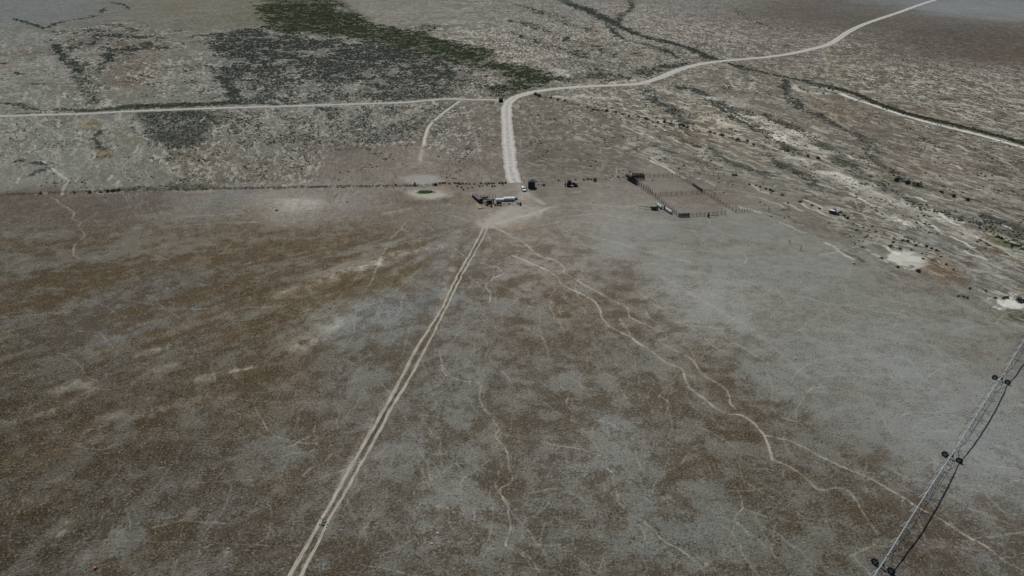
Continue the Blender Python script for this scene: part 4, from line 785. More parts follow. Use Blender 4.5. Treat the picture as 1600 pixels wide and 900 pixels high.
for k in range(5):
    z0 = .74
    ctr = Vector((*TW[k], 0)) - base
    bm_ = MB(); bm_.box(tuple(ctr + Vector((0, 0, z0 + .12))), (.16, 3.1, .18), math.atan2(ax.y, ax.x)); beam = bm_.build('base_beam', 'galv', piv)
    for s in (-1, 1):
        for e in (-1, 1):
            MB().tube(ctr + side * (1.35 * s) + Vector((0, 0, z0 + .2)) + ax * (.05 * e), ctr + ax * (1.3 * e) + side * (.06 * s) + Vector((0, 0, HP)), .045, 5).build('leg', 'galv', beam)
        wc = ctr + side * (1.62 * s) + Vector((0, 0, z0)); mb = MB(); rings = []
        for (o_, r_) in ((-.22, .5), (-.22, .68), (-.15, .76), (.15, .76), (.22, .68), (.22, .5)):
            rings.append([wc + ax * o_ + (side * math.cos(a) + Vector((0, 0, 1)) * math.sin(a)) * r_ for a in [2 * math.pi * i / 18 for i in range(18)]])
        mb.loft(rings, False)
        for i in range(18):
            a = 2 * math.pi * i / 18; d = side * math.cos(a) + Vector((0, 0, 1)) * math.sin(a); mb.tube(wc + d * .77 - ax * .2, wc + d * .77 + ax * .2, .045, 4)
        mb.cur = 1; mb.tube(wc - ax * .12, wc + ax * .12, .46, 14); mb.tube(wc - ax * .2, wc + ax * .2, .12, 8)
        mb.build('wheel', ['rubber', 'rim'], beam)
    MB().box(tuple(ctr + Vector((0, 0, z0 + .38))), (.5, .42, .34), math.atan2(ax.y, ax.x)).build('drive_motor', 'darksteel', beam)
    MB().box(tuple(ctr + Vector((0, 0, HP + .28)) + ax * .35), (.3, .25, .4), math.atan2(ax.y, ax.x)).build('control_box', 'trough', beam)

# ------------------------------------------------------------------ fences
def post_mesh(m, r=.08, h=1.9, n=6):
    mb = MB(); mb.tube((0, 0, -.4), (0, 0, h), r, n, r * .85); o = mb.build('post', m); me = o.data; bpy.data.objects.remove(o); return me
PM = {'timber': post_mesh('timber', .1, 2.0), 'tall': post_mesh('timber', .11, 2.3), 'wire': post_mesh('greytimber', .06, 1.35), 'dark': post_mesh('darktimber', .12, 2.1), 'pale': post_mesh('palepost', .08, 1.9)}
def fence(name, label, px, gap, post='timber', rails=4, top=1.6, rail_m='timber', wire=False, group=None, rr=.038, skip=()):
    q = [Vector((*P(*p), 0)) for p in px]; b = q[0].copy(); t = thing(name, label, 'fence', tuple(b), 0, group)
    L = [(q[i + 1] - q[i]).length for i in range(len(q) - 1)]; tot = sum(L); n = max(2, int(round(tot / gap)) + 1); pts = []
    for k in range(n):
        s = tot * k / (n - 1); i = 0
        while i < len(L) - 1 and s > L[i]: s -= L[i]; i += 1
        pts.append(q[i] + (q[i + 1] - q[i]) * (s / L[i]) - b)
    for k, p in enumerate(pts):
        if k in skip: continue
        o = bpy.data.objects.new('post', PM[post]); COL.objects.link(o); o.parent = t; o.location = p; o.rotation_euler = (random.gauss(0, .04), random.gauss(0, .04), random.uniform(0, 3)); o.scale = (1, 1, random.uniform(.85, 1.12))
    for r in range(rails):
        z = top * (r + 1) / rails; mb = MB()
        for k in range(n - 1):
            a, c = pts[k], pts[k + 1]; j1, j2 = (random.uniform(-.05, .05), random.uniform(-.05, .05)) if not wire else (0, 0)
            if wire: mb.tube(a + Vector((0, 0, z)), c + Vector((0, 0, z)), .012, 3, cap=False)
            else: mb.tube(a + Vector((0, 0, z + j1)), c + Vector((0, 0, z + j2)), rr, 5)
        mb.build('wire' if wire else 'rail', 'wire' if wire else rail_m, t)
    return t
def wirefence(label, px, gap, name='wire_fence', **k): return fence(name, label, px, gap, 'wire', 4, 1.2, wire=True, **k)
wirefence('long straight post and wire fence from the left picture edge to the pond', [(-60,306.5),(0,304),(200,298),(400,294),(560,291.5),(646,290)], 5.2)
wirefence('short wire fence above the pond up to the gravel road', [(684,288.6),(740,288.2),(797,286.6)], 5)
wirefence('wire fence running from the dark shed to the corral loading chute', [(840,285.5),(900,281.5),(976,276.5)], 5)
wirefence('wire fence running on from the corral back corner across the pale slope', [(1132,274.5),(1200,273),(1265,271.5),(1310,268.5),(1400,262)], 6)
wirefence('sagging old wire fence right of the corral front corner', [(1182,330),(1222,328.5),(1260,327),(1290,331)], 6)
fence('corral_fence', 'back rail fence of the corral, behind the bare pen', [(993,277.5),(1020,277),(1057,275.5)], 2.4, 'timber', 4)
fence('corral_fence', 'sparse rail fence continuing right from the corral back corner', [(1062,275),(1090,274.8),(1130,274)], 2.6, 'timber', 3, group=None)
fence('corral_fence', 'outer rail fence on the left side of the corral alley', [(981,281.5),(1000,294),(1024,309.5),(1040,322),(1060,339)], 2.3, 'tall', 4, 1.6)
fence('corral_fence', 'inner rail fence of the corral alley, from the chute to the cross fence', [(986,280.5),(1003,291),(1019,302)], 2.2, 'tall', 4, 1.6)
fence('corral_fence', 'cross fence dividing the bare pen from the brown pen', [(1024,306.5),(1060,304.5),(1097,302.5)], 2.7, 'timber', 4)
fence('corral_fence', 'front rail fence of the corral facing the big field', [(1075,338.7),(1105,336.7),(1133,334.5)], 2.1, 'timber', 4, 1.4)
fence('corral_fence', 'long diagonal rail fence on the right side of the corral', [(1058,275.8),(1078,288),(1098,302),(1122,316),(1149,332.5)], 2.5, 'timber', 4)
fence('corral_fence', 'close set old fence posts running right from the corral front corner', [(1150,332.8),(1162,332),(1176,331)], 1.5, 'timber', 2, 1.2)
# teal panels fixed along the right fence
def face(p, q): a, b = P(*p), P(*q); return math.atan2(b[1] - a[1], b[0] - a[0])
t = thing('steel_panel_wall', 'faded teal steel panels standing along the right corral fence', 'panel wall', P(1082,289.6), face((1082,289.6),(1098,300.6)))
Lp = math.hypot(*(np.array(P(1098,300.6)) - np.array(P(1082,289.6))))
for k in range(5):
    MB().box((Lp * (k + .5) / 5, -.16, .85), (Lp / 5 - .12, .06, 1.35 - .1 * (k % 2))).build('panel', 'teal' if k < 3 else 'darksteel', t)
for k in range(6): MB().tube((Lp * k / 5, -.05, -.3), (Lp * k / 5, -.05, 1.8), .06, 6).build('post', 'darksteel', t)
t = thing('plank_gate', 'solid weathered plank gate at the front left corner of the corral', 'gate', P(1060.5,339.2), face((1060.5,339.2),(1075,338.6)))
Lp = 14.5 * .345
for k in range(7): MB().box((Lp / 2, random.uniform(-.02, .02), .2 + k * .25), (Lp, .05, .21), 0, 0, random.gauss(0, .01)).build('plank', 'greytimber' if k % 2 else 'timber', t)
for xk in (0, Lp * .5, Lp): MB().tube((xk, .08, -.3), (xk, .08, 2.0), .11, 6).build('post', 'darktimber', t)
# loading chute
t = thing('loading_chute', 'dark timber loading chute with a ramp at the back left corner of the corral', 'loading chute', P(979,279.5), face((979,279.5),(988,285)))
Lc = 11.5
rp = MB(); rp.box((Lc * .45, 0, .75), (Lc * .9, 1.1, .12), 0, 0, .11); rp.build('ramp', 'darktimber', t)
for s in (-1, 1):
    mb = MB(); 
    for k in range(4): mb.box((Lc * .45, .62 * s, 1.1 + k * .36), (Lc * .9, .06, .26), 0, 0, .11)
    mb.build('side_wall', 'darktimber', t)
    for k in range(6): MB().tube((Lc * k / 5.6, .7 * s, -.3), (Lc * k / 5.6, .7 * s, 3.1 - .15 * k), .12, 6).build('post', 'darktimber', t)
MB().box((Lc * .2, 0, 2.6), (3.0, 1.6, .12), 0, 0, .06).build('catwalk', 'darksteel', t)
t = thing('timber_pen', 'small dark timber sorting pen beside the loading chute', 'pen', P(987,281))
for (a, b) in (((0, 0), (6.5, .3)), ((6.5, .3), (6.5, 4.2)), ((6.5, 4.2), (1, 4.2)), ((1, 4.2), (0, 0))):
    A, B = Vector((*a, 0)), Vector((*b, 0)); n = 4; mb = MB()
    for z in (.4, .8, 1.2, 1.6, 2.0): mb.box(tuple((A + B) / 2 + Vector((0, 0, z))), ((B - A).length, .06, .27), math.atan2(B.y - A.y, B.x - A.x))
    mb.build('side_wall', 'darktimber', t)
    for k in range(n): MB().tube(A + (B - A) * k / n + Vector((0, 0, -.3)), A + (B - A) * k / n + Vector((0, 0, 2.3)), .11, 6).build('post', 'darktimber', t)
t = thing('broken_post', 'short broken post leaning inside the bare corral pen', 'post', P(1019,283))
MB().tube((0, 0, -.2), (.25, 0, 1.5), .12, 6, .09).build('stake', 'timber', t); MB().tube((-.2, .1, .1), (1.3, .5, .25), .08, 5).build('fallen_rail', 'greytimber', t)

# ------------------------------------------------------------------ vehicles
def wheel(mb_r, c, r, w, n=14):
    mb_r.cur = 0; mb_r.loft([[Vector((c[0] + math.cos(a) * q, c[1] + o, c[2] + math.sin(a) * q)) for a in [2 * math.pi * i / n for i in range(n)]] for o, q in ((-w / 2, r * .8), (-w / 2 + .03, r), (w / 2 - .03, r), (w / 2, r * .8))])
def car(label, name, loc, rz, paint, roofpaint, wheels=True, lights=True, sink=0):
    t = thing(name, label, 'car', loc, rz)
    def ring(x, w, z0, z1, b=.1): return [(x, -w, z0 + b), (x, -w + b, z0), (x, w - b, z0), (x, w, z0 + b), (x, w, z1 - b), (x, w - b * 1.4, z1), (x, -w + b * 1.4, z1), (x, -w, z1 - b)]
    body = MB().loft([ring(-2.32, .78, .5, .88), ring(-2.22, .9, .36, 1.0), ring(-1.2, .93, .30, 1.04), ring(.7, .93, .30, 1.02), ring(1.6, .9, .32, .96), ring(2.2, .84, .38, .86), ring(2.36, .7, .5, .74)]).build('body', paint, t, False)
    def rect(x0, x1, w, z, b=.12): return [(x0, -w + b, z), (x0 + b, -w, z), (x1 - b, -w, z), (x1, -w + b, z), (x1, w - b, z), (x1 - b, w, z), (x0 + b, w, z), (x0, w - b, z)]
    cab = MB().loft([rect(-2.15, 1.0, .86, 1.0), rect(-1.95, .3, .72, 1.52)]).build('cabin', paint, t)
    MB().loft([rect(-1.97, .28, .72, 1.525), rect(-1.85, .1, .62, 1.62)]).build('roof', roofpaint, t)
    MB().add([(.97, -.70, 1.06), (.97, .70, 1.06), (.36, .60, 1.50), (.36, -.60, 1.50)], [(0, 1, 2, 3)]).box((.67, 0, 1.27), (.05, 1.25, .5), 0, 0, -.95).build('windscreen', 'glass', t)
    MB().box((-2.08, 0, 1.27), (.05, 1.3, .36), 0, 0, .36).build('rear_window', 'glass', t)
    for s in (-1, 1):
        for x0, x1 in ((-1.9, -1.05), (-.95, -.1), (0, .62)):
            MB().box(((x0 + x1) / 2, .805 * s, 1.27), (x1 - x0, .04, .36), 0, .26 * s).build('side_window', 'glass', t)
        MB().box((.55, 1.0 * s, 1.08), (.14, .16, .12)).build('mirror', paint, t)
        if lights:
            MB().box((2.27, .6 * s, .76), (.16, .32, .12), .25 * s).build('headlight', 'lamp', t); MB().box((-2.3, .68 * s, .86), (.08, .2, .2)).build('tail_light', 'tail', t)
        for xk in (-1.4, 1.42):
            if wheels:
                mb = MB(); wheel(mb, (xk, .84 * s, .34), .34, .22); w = mb.build('wheel', 'rubber', t); MB().tube((xk, .84 * s - .12, .34), (xk, .84 * s + .12, .34), .2, 10).build('rim', 'rim', w)
    MB().box((2.36, 0, .55), (.1, 1.3, .16)).build('bumper', 'darksteel', t)
    return t
car('white passenger car parked at the end of the gravel road, facing the camera', 'parked_car', P(818,297.3), R(-74), 'white', 'white')
o = car('abandoned dark blue car with a pale roof, half hidden by shrubs near the corral', 'abandoned_car', (*P(1303,333.8), -.1), R(-38), 'navy', 'white', True, False)

# old tractor
t = thing('old_tractor', 'black old tractor parked on the open ground right of the dark shed', 'tractor', P(891,290.7), R(-4))
MB().box((1.6, 0, 1.45), (2.2, .9, .85), 0, 0, 0, .88).build('hood', 'darksteel', t)
cabn = MB().box((-.35, 0, 1.75), (1.7, 1.6, .9)).build('cab', 'darksteel', t)
for sx in (-1, 1):
    for sy in (-1, 1): MB().box((-.35 + .78 * sx, .72 * sy, 2.55), (.1, .1, .8)).build('pillar', 'darksteel', cabn)
MB().box((-.35, 0, 3.02), (1.95, 1.8, .16)).build('roof', 'darksteel', t)
MB().box((-.35, 0, 2.5), (1.5, 1.4, .7)).build('cab_glass', 'glass', t)
MB().box((.2, 0, .95), (4.6, .6, .45)).build('chassis', 'darksteel', t)
for s in (-1, 1):
    for xk, r, w in ((-.9, .95, .5), (2.2, .6, .35)):
        mb = MB(); wheel(mb, (xk, 1.0 * s, r), r, w, 18); q = mb.build('wheel', 'rubber', t); MB().tube((xk, 1.0 * s - w * .52, r), (xk, 1.0 * s + w * .52, r), r * .5, 12).build('rim', 'darksteel', q)
    MB().box((-.9, 1.0 * s, 2.0), (1.5, .55, .08)).build('fender', 'darksteel', t)
MB().tube((1.4, .3, 1.8), (1.4, .3, 2.9), .06, 6).build('exhaust_pipe', 'darksteel', t)
bk = MB(); bk.box((3.2, 0, .75), (.7, 2.3, .9), 0, 0, .3); bk.build('loader_bucket', 'darksteel', t)
for s in (-1, 1): MB().tube((.9, .7 * s, 1.6), (3.0, .7 * s, .9), .09, 6).build('loader_arm', 'darksteel', t)
MB().box((-2.5, 0, 1.1), (.5, 1.2, 1.3)).build('rear_box', 'darksteel', t); MB().tube((-2.9, .2, .2), (-2.6, .2, 2.4), .09, 6).build('rear_mast', 'darksteel', t)

# stock trailer
t = thing('stock_trailer', 'long dark brown stock trailer with a rounded greyish roof beside the junk yard', 'trailer', P(746.2,313.6), face((740.5,309.5),(751.5,318)))
def arc(x, w, z0, z1, n=8): return [(x, -w, z0), (x, w, z0)] + [(x, w * math.cos(a), z1 + .45 * math.sin(a)) for a in [math.pi * i / n for i in range(n + 1)]]
MB().loft([arc(-3.9, 1.15, .55, 1.9), arc(3.9, 1.15, .55, 1.9)]).build('body', 'trailer', t)
MB().loft([[(x, 1.16 * math.cos(a), 1.93 + .46 * math.sin(a)) for a in [math.pi * (i / 10) for i in range(11)]] + [(x, 1.0 * math.cos(a), 1.85 + .4 * math.sin(a)) for a in [math.pi * (i / 10) for i in range(10, -1, -1)]] for x in (-3.95, 3.95)]).build('roof', 'trailerroof', t)
for s in (-1, 1):
    mb = MB()
    for k in range(5): mb.box((0, 1.17 * s, .75 + k * .27), (7.6, .04, .10))
    mb.build('side_slats', 'darksteel', t)
    for xk in (-1.2, -.2):
        mb = MB(); wheel(mb, (xk, 1.28 * s, .38), .38, .24); w = mb.build('wheel', 'rubber', t); MB().tube((xk, 1.28 * s - .13, .38), (xk, 1.28 * s + .13, .38), .2, 8).build('rim', 'rim', w)
    MB().box((-.7, 1.3 * s, .86), (1.9, .3, .05)).build('fender', 'darksteel', t)
MB().box((3.93, 0, 1.3), (.06, 2.0, 1.3)).build('rear_door', 'darksteel', t)
MB().tube((-3.9, .6, .5), (-5.2, 0, .5), .07, 6).tube((-3.9, -.6, .5), (-5.2, 0, .5), .07, 6).tube((-5.0, 0, 0), (-5.0, 0, .9), .06, 6).build('drawbar', 'darksteel', t)

# dark metal shed
t = thing('metal_shed', 'tall dark steel shed standing alone right of the parked car', 'shed', P(830.6,293), R(-7))
MB().box((0, 0, 1.65), (3.3, 3.0, 3.3)).build('wall', 'shed', t)
MB().loft([[(-1.85, y_, 3.28), (1.85, y_, 3.28), (1.85, y_, 3.42), (0, y_, 4.1), (-1.85, y_, 3.42)] for y_ in (-1.7, 1.7)]).build('roof', 'shedroof', t)
mb = MB()
for k in range(13): mb.box((-1.62 + k * .27, -1.52, 1.65), (.05, .04, 3.2)); mb.box((-1.66, -1.45 + k * .24, 1.65), (.04, .05, 3.2))
mb.build('rib', 'shed', t)
dr = MB().box((.5, -1.535, 1.05), (1.1, .06, 2.0)).build('door', 'darksteel', t); MB().tube((.1, -1.6, 1.0), (.1, -1.6, 1.2), .03, 6).build('handle', 'rim', dr)
for k in range(3): MB().box((-1.2 + k * 1.2, 0, .02), (.2, 3.1, .2)).build('skid', 'darktimber', t)
# gate posts left of it
for i, (px, py) in enumerate(((815.4,283),(819,285.3))):
    t = thing('gate_post', ['straw coloured thin post at the end of the gravel road, farther from the shed', 'straw coloured thick post at the gate, nearer to the dark shed'][i], 'post', P(px, py))
    MB().tube((0, 0, -.3), (0, 0, 2.2 - .3 * i), .11 + .05 * i, 7).build('stake', 'palepost', t); MB().tube((0, 0, 1.5), (0, -1.2, .1), .05, 5).build('brace', 'palepost', t)

# person standing at the car
def skin_obj(name, chains, m, parent, sub=1):
    vs, es, rs = [], [], []
    for ch in chains:
        root = ch[0] if isinstance(ch[0], int) else None; pts = ch[1:] if root is not None else ch; prev = root
        for p in pts:
            vs.append(p[:3]); rs.append(p[3]); 
            if prev is not None: es.append((prev, len(vs) - 1))
            prev = len(vs) - 1
    me = bpy.data.meshes.new(name); me.from_pydata(vs, es, []); me.materials.append(M[m]); o = bpy.data.objects.new(name, me); COL.objects.link(o); o.parent = parent
    o.modifiers.new('skin', 'SKIN'); o.modifiers['skin'].use_smooth_shade = True
    for i, r in enumerate(rs): me.skin_vertices[0].data[i].radius = (r, r * .85 if r > .07 else r); me.skin_vertices[0].data[i].use_root = i == 0
    sm = o.modifiers.new('subdivision', 'SUBSURF'); sm.levels = sub; sm.render_levels = sub; return o
t = thing('person', 'person in dark clothes standing beside the white parked car', 'person', P(822.6,297.6), R(200))
ch = [[(0, 0, .95, .13), (0, 0, 1.1, .12), (0, 0, 1.3, .15), (0, 0, 1.43, .11), (0, .01, 1.52, .055), (0, .02, 1.58, .075), (0, .03, 1.66, .09), (0, .02, 1.73, .07)]]
for s in (-1, 1):
    ch.append([3, (.18 * s, 0, 1.40, .06), (.24 * s, -.02, 1.13, .045), (.25 * s, .06, .90, .032), (.25 * s, .08, .83, .035)])
    hb = 8 + (0 if s < 0 else 14) ; 
    base_i = 8 + (s > 0) * (4 + 15)
    hand = base_i + 3
    for f in range(5):
        dx = (f - 1.5) * .018; ln = (.075, .085, .08, .06, .05)[f]
        ch.append([hand, (.25 * s + (dx if f < 4 else -.03 * s), .09 + (.03 if f == 4 else 0), .80, .011), (.25 * s + (dx if f < 4 else -.04 * s), .10 + (.04 if f == 4 else 0), .80 - ln * .5, .010), (.25 * s + (dx if f < 4 else -.04 * s), .115, .80 - ln, .008)])
off = 8 + 2 * 19
for s in (-1, 1): ch.append([0, (.1 * s, 0, .88, .10), (.11 * s, .01, .5, .062), (.115 * s, -.02, .1, .042), (.12 * s, .10, .04, .04), (.12 * s, .16, .03, .03)])
skin_obj('body', ch, 'skin', t)
skin_obj('jacket', [[(0, 0, .90, .15), (0, 0, 1.1, .145), (0, 0, 1.3, .17), (0, 0, 1.43, .12)], [2, (.19 * -1, 0, 1.40, .08), (-.24, -.02, 1.13, .065), (-.25, .05, .93, .05)], [2, (.19, 0, 1.40, .08), (.24, -.02, 1.13, .065), (.25, .05, .93, .05)]], 'cloth', t)
skin_obj('trousers', [[(0, 0, .93, .14)], [0, (-.1, 0, .86, .115), (-.11, .01, .5, .08), (-.115, -.02, .12, .065)], [0, (.1, 0, .86, .115), (.11, .01, .5, .08), (.115, -.02, .12, .065)]], 'denim', t)
skin_obj('hair', [[(0, -.02, 1.70, .085), (0, -.01, 1.745, .07)]], 'hair', t)

# ------------------------------------------------------------------ junk yard beside the road end
fence('post_fence', 'back row of thin posts behind the junk left of the white tarp', [(751,310.8),(762,310.6),(774,310.2)], 1.35, 'timber', 1, .9)
fence('post_fence', 'front row of thin posts before the tarp covered stack', [(774,321.5),(790,321.3),(813.5,320)], 1.9, 'pale', 2, 1.1, 'greytimber', rr=.035)
fence('post_fence', 'short row of old posts before the cattle chute frame', [(756,318.5),(762,322),(768,323.5)], 1.3, 'timber', 2, 1.0)
t = thing('feed_bunk', 'long low black feed bunk between the trailer and the cattle chute', 'feed bunk', P(757.3,312), R(1))
MB().box((0, 0, .75), (3.6, .8, .12)).box((0, -.42, .95), (3.6, .07, .45)).box((0, .42, .95), (3.6, .07, .45)).build('tray', 'darksteel', t)
for s in (-1, 1): MB().box((1.6 * s, 0, .35), (.12, .7, .75)).build('leg', 'darksteel', t)
t = thing('cattle_chute', 'jumble of black steel cattle chute frame and gates beside the tarp stack', 'cattle chute', P(766,317.5), R(12))
for s in (-1, 1):
    mb = MB()
    for z in (.3, .7, 1.1, 1.5, 1.9): mb.tube((-1.6, .55 * s, z), (1.6, .55 * s, z), .06, 5)
    mb.build('side_panel', 'darksteel', t)
    for xk in (-1.6, -.5, .5, 1.6): MB().tube((xk, .55 * s, -.1), (xk, .55 * s, 2.3), .08, 6).build('post', 'darksteel', t)
MB().box((1.65, 0, 1.1), (.12, 1.2, 2.0)).build('head_gate', 'darksteel', t); MB().box((0, 0, 2.3), (3.2, 1.2, .08)).build('top_plate', 'teal', t); MB().box((-.3, .1, .7), (2.4, .9, 1.0)).build('floor_box', 'darksteel', t)
def drum(name, label, px, py, r, h, m, lying=None, m2=None):
    t = thing(name, label, 'drum', P(px, py), lying or 0); n = 16
    def rg(z, q): return [(math.cos(a) * q, math.sin(a) * q, z) for a in [2 * math.pi * i / n for i in range(n)]]
    rings = [rg(0, r * .94), rg(.03, r)] + [rg(h * f + d, r * k) for f in (.33, .66) for d, k in ((-.04, 1), (0, 1.05), (.04, 1))] + [rg(h - .03, r), rg(h, r * .94)]
    if lying is not None: rings = [[(z - h / 2, x_, y_ + r) for x_, y_, z in rr_] for rr_ in rings]
    MB().loft(rings).build('barrel', m, t)
    if lying is None: MB().tube((r * .5, 0, h), (r * .5, 0, h + .05), .06, 8).build('cap', m2 or m, t); MB().tube((0, 0, h - .05), (0, 0, h + .012), r * .9, 16).build('lid', m2 or m, t)
    else: MB().tube((h / 2 - .04, 0, r), (h / 2 + .015, 0, r), r * .88, 16).build('lid', m2 or m, t)
    return t
drum('steel_drum', 'upright rusty dark drum in front of the cattle chute', 767.6, 323, .42, 1.3, 'trailer')
drum('steel_drum', 'dark drum lying beside the old posts, nearest the camera in the junk yard', 761, 321.2, .4, 1.1, 'darksteel', .4)
drum('steel_tank', 'dark blue steel tank lying before the left end of the tarp stack', 779.5, 317.8, .62, 2.4, 'navy', .1)
drum('steel_drum', 'upright dark drum at the right end of the front post row', 813, 320.6, .5, 1.3, 'darktimber')
bushes([(775,321.2,1.2),(778.5,321.6),(782,321.6,.8)], 'brownish shrub by the front posts below the dark blue tank', 'shrubs in the junk yard', .9, PBUSH)
bushes([(803.5,311.5,1.2),(807,312.2,1.2)], 'dark grey shrub at the right end of the tarp stack', 'shrubs right of the tarp stack', .95)
# tarp covered stack
t = thing('tarp_stack', 'long stack under a wavy white and pale teal tarpaulin in the junk yard', 'covered stack', P(790,313.5), R(4))
for k in range(6): MB().box((-3.9 + k * 1.5, random.uniform(-.1, .1), .5), (1.4, 2.0, 1.0)).build('bale', 'bale', t)
def tarp(x0, x1, top, low, m, nm):
    n = 26; rings = []
    for i in range(n + 1):
        x_ = x0 + (x1 - x0) * i / n; wv = .14 * math.sin(i * 1.15) + .06 * math.sin(i * 2.7); w = 1.16 + wv * .5; zt = top + wv
        rings.append([(x_, -w - .05, low + .25 * (1 + math.sin(i * .75))), (x_, -w, zt * .62), (x_, -w * .72, zt * .93), (x_, 0, zt + .08), (x_, w * .72, zt * .93), (x_, w, zt * .62), (x_, w + .05, low), (x_, 0, low)])
    return MB().loft(rings).build(nm, m, t, True)
tarp(-4.7, -.6, 1.15, .35, 'tarp', 'tarpaulin'); tarp(-.9, 4.5, 1.6, .3, 'tealtarp', 'tarpaulin')
MB().loft([[(x_, -1.0, 1.52 + .05 * math.sin(x_ * 4)), (x_, -.5, 1.74 + .08 * math.sin(x_ * 3)), (x_, .9, 1.62), (x_, 0, 1.5)] for x_ in [-.85 + .35 * i for i in range(16)]]).build('top_sheet', 'tarp', t)
t = thing('bent_pipe', 'small bent white pipe lying behind the front posts', 'pipe', P(804.5,318.3), .6)
MB().path([(-.7, 0, .1), (.1, .1, .35), (.7, .5, .9)], .09, 7).build('tube_body', 'white', t); MB().tube((.7, .5, .9), (.78, .56, 1.0), .13, 8).build('collar', 'trough', t)
t = thing('rusty_bucket', 'rust orange bucket standing near the right posts', 'bucket', P(809.3,318.8))
MB().tube((0, 0, 0), (0, 0, .75), .3, 12, .4).build('shell', 'orange', t); MB().path([(-.4, 0, .75), (-.25, 0, 1.05), (.25, 0, 1.05), (.4, 0, .75)], .025, 5).build('handle', 'darksteel', t)
t = thing('fallen_pole', 'dark pole lying on the ground in front of the junk yard', 'pole', P(752,326), .06)
MB().tube((-1.6, 0, .1), (1.6, .2, .16), .11, 6, .08).build('shaft', 'darktimber', t); MB().tube((.4, 0, .15), (1.0, .6, .15), .06, 5).build('branch_stub', 'darktimber', t)
for i, (px, py, lab) in enumerate(((758.5,316.5,'grey timber pallet leaning by the trailer end of the cattle chute'), (770.5,312.5,'grey timber pallet lying between the chute and the tarp stack'), (796,318.8,'grey timber pallet lying in front of the tarp stack'))):
    t = thing('pallet', lab, 'pallet', P(px, py), i * .7, 'timber pallets in the junk yard')
    for k in range(5): MB().box((0, -.5 + k * .25, .2), (1.3, .16, .04)).build('slat', 'greytimber', t)
    for k in (-.55, 0, .55): MB().box((k, 0, .09), (.12, 1.15, .16)).build('bearer', 'greytimber', t)
t = thing('loader_gate', 'dark steel tube gate standing behind the black feed bunk', 'gate', P(757,310.2), .1)
for z in (.3, .7, 1.1, 1.5): MB().tube((-1.7, 0, z), (1.7, 0, z), .04, 5).build('rail', 'darksteel', t)
for xk in (-1.7, 0, 1.7): MB().tube((xk, 0, -.1), (xk, 0, 1.7), .06, 6).build('post', 'darksteel', t)
# pond gate
t = thing('pond_gate', 'white pipe gate with a slanted white pole on the pond rim', 'gate', P(661,289.8))
MB().tube((-2.3, 0, .8), (2.1, .2, .8), .17, 7).build('bar', 'white', t); MB().tube((-.6, .8, 2.7), (.75, -2.4, .15), .26, 7).build('pole', 'white', t)
for xk in (-2.2, 2.0): MB().tube((xk, .05, -.5), (xk, .05, .95), .09, 6).build('post', 'greytimber', t)
t = thing('brace_post', 'pair of dark braced fence posts at the left rim of the pond', 'post', P(648,290.4))
MB().tube((0, 0, -.4), (-.1, 0, 2.3), .22, 8, .18).build('stake', 'darktimber', t); MB().tube((.5, .3, -.4), (.45, .3, 1.7), .18, 7).build('stake', 'darktimber', t); MB().tube((-.05, 0, 1.8), (.5, .3, .2), .08, 6).build('brace', 'darktimber', t)

# ------------------------------------------------------------------ loose machinery round the corral
t = thing('green_implement', 'green field machine with a long drawbar parked left of the corral', 'farm machine', P(1021.5,327.3), R(-8))
def ov(z, sx, sy, n=14): return [(math.cos(a) * sx, math.sin(a) * sy, z) for a in [2 * math.pi * i / n for i in range(n)]]
MB().loft([ov(.35, 1.2, .8), ov(.8, 1.75, 1.2), ov(1.4, 1.7, 1.15), ov(1.75, 1.2, .8)]).build('hopper', 'green', t, True)
MB().loft([ov(1.77, 1.05, .62), ov(1.95, .75, .4)]).build('top_panel', 'palegreen', t)
MB().tube((-1.4, .1, .9), (-6.3, .9, 1.2), .11, 7).build('drawbar', 'green', t); MB().tube((-6.3, .9, 1.2), (-6.8, .4, .05), .11, 7).build('jack_leg', 'darksteel', t); MB().tube((-1.4, -.4, .7), (-4.2, .3, .95), .07, 6).build('brace', 'green', t)
for s in (-1, 1):
    mb = MB(); wheel(mb, (.3, 1.15 * s, .5), .5, .3); w = mb.build('wheel', 'rubber', t); MB().tube((.3, 1.15 * s - .16, .5), (.3, 1.15 * s + .16, .5), .26, 10).build('rim', 'rim', w)
MB().box((1.6, 0, .9), (.5, 1.5, .9)).build('rear_guard', 'darksteel', t)
for i, (a, b, lab) in enumerate((((1026.5,321.5),(1034,327), 'pale steel water trough by the alley fence, next to the green machine'), ((1040,328.5),(1049.5,334.8), 'pale steel water trough by the alley fence, nearer to the plank gate'))):
    A, B = P(*a), P(*b); L_ = math.hypot(B[0] - A[0], B[1] - A[1]); t = thing('water_trough', lab, 'trough', ((A[0] + B[0]) / 2, (A[1] + B[1]) / 2), face(a, b))
    n = 12; out = [(y_, z_) for y_, z_ in [(math.cos(a_) * .62, .95 + math.sin(a_) * .62 * 1.0) for a_ in [2 * math.pi * k / n for k in range(n)]]]
    MB().loft([[(x_, y_ * k_, .3 + (z_ - .3) * k_) for y_, z_ in out] for x_, k_ in ((-L_ / 2, .8), (-L_ / 2 + .15, 1), (L_ / 2 - .15, 1), (L_ / 2, .8))]).build('tank', 'trough', t, False)
    for s in (-.35, .35): MB().box((L_ * s, 0, .18), (.25, 1.1, .4)).build('cradle', 'darktimber', t)
    MB().tube((L_ * .3, 0, 1.5), (L_ * .3, 0, 1.68), .14, 8).build('cap', 'trough', t)
t = thing('gate_post', 'thick dark post standing between the two pale water troughs', 'post', P(1037.5,328.2))
MB().tube((0, 0, -.4), (0, 0, 2.3), .28, 8, .2).build('stake', 'darktimber', t); MB().tube((.3, 0, -.3), (.28, 0, 1.6), .14, 6).build('brace', 'darktimber', t)
t = thing('grader_attachment', 'black upright steel blade with a long pole, outside the corral front fence', 'farm implement', P(1107.3,339.2), R(4))
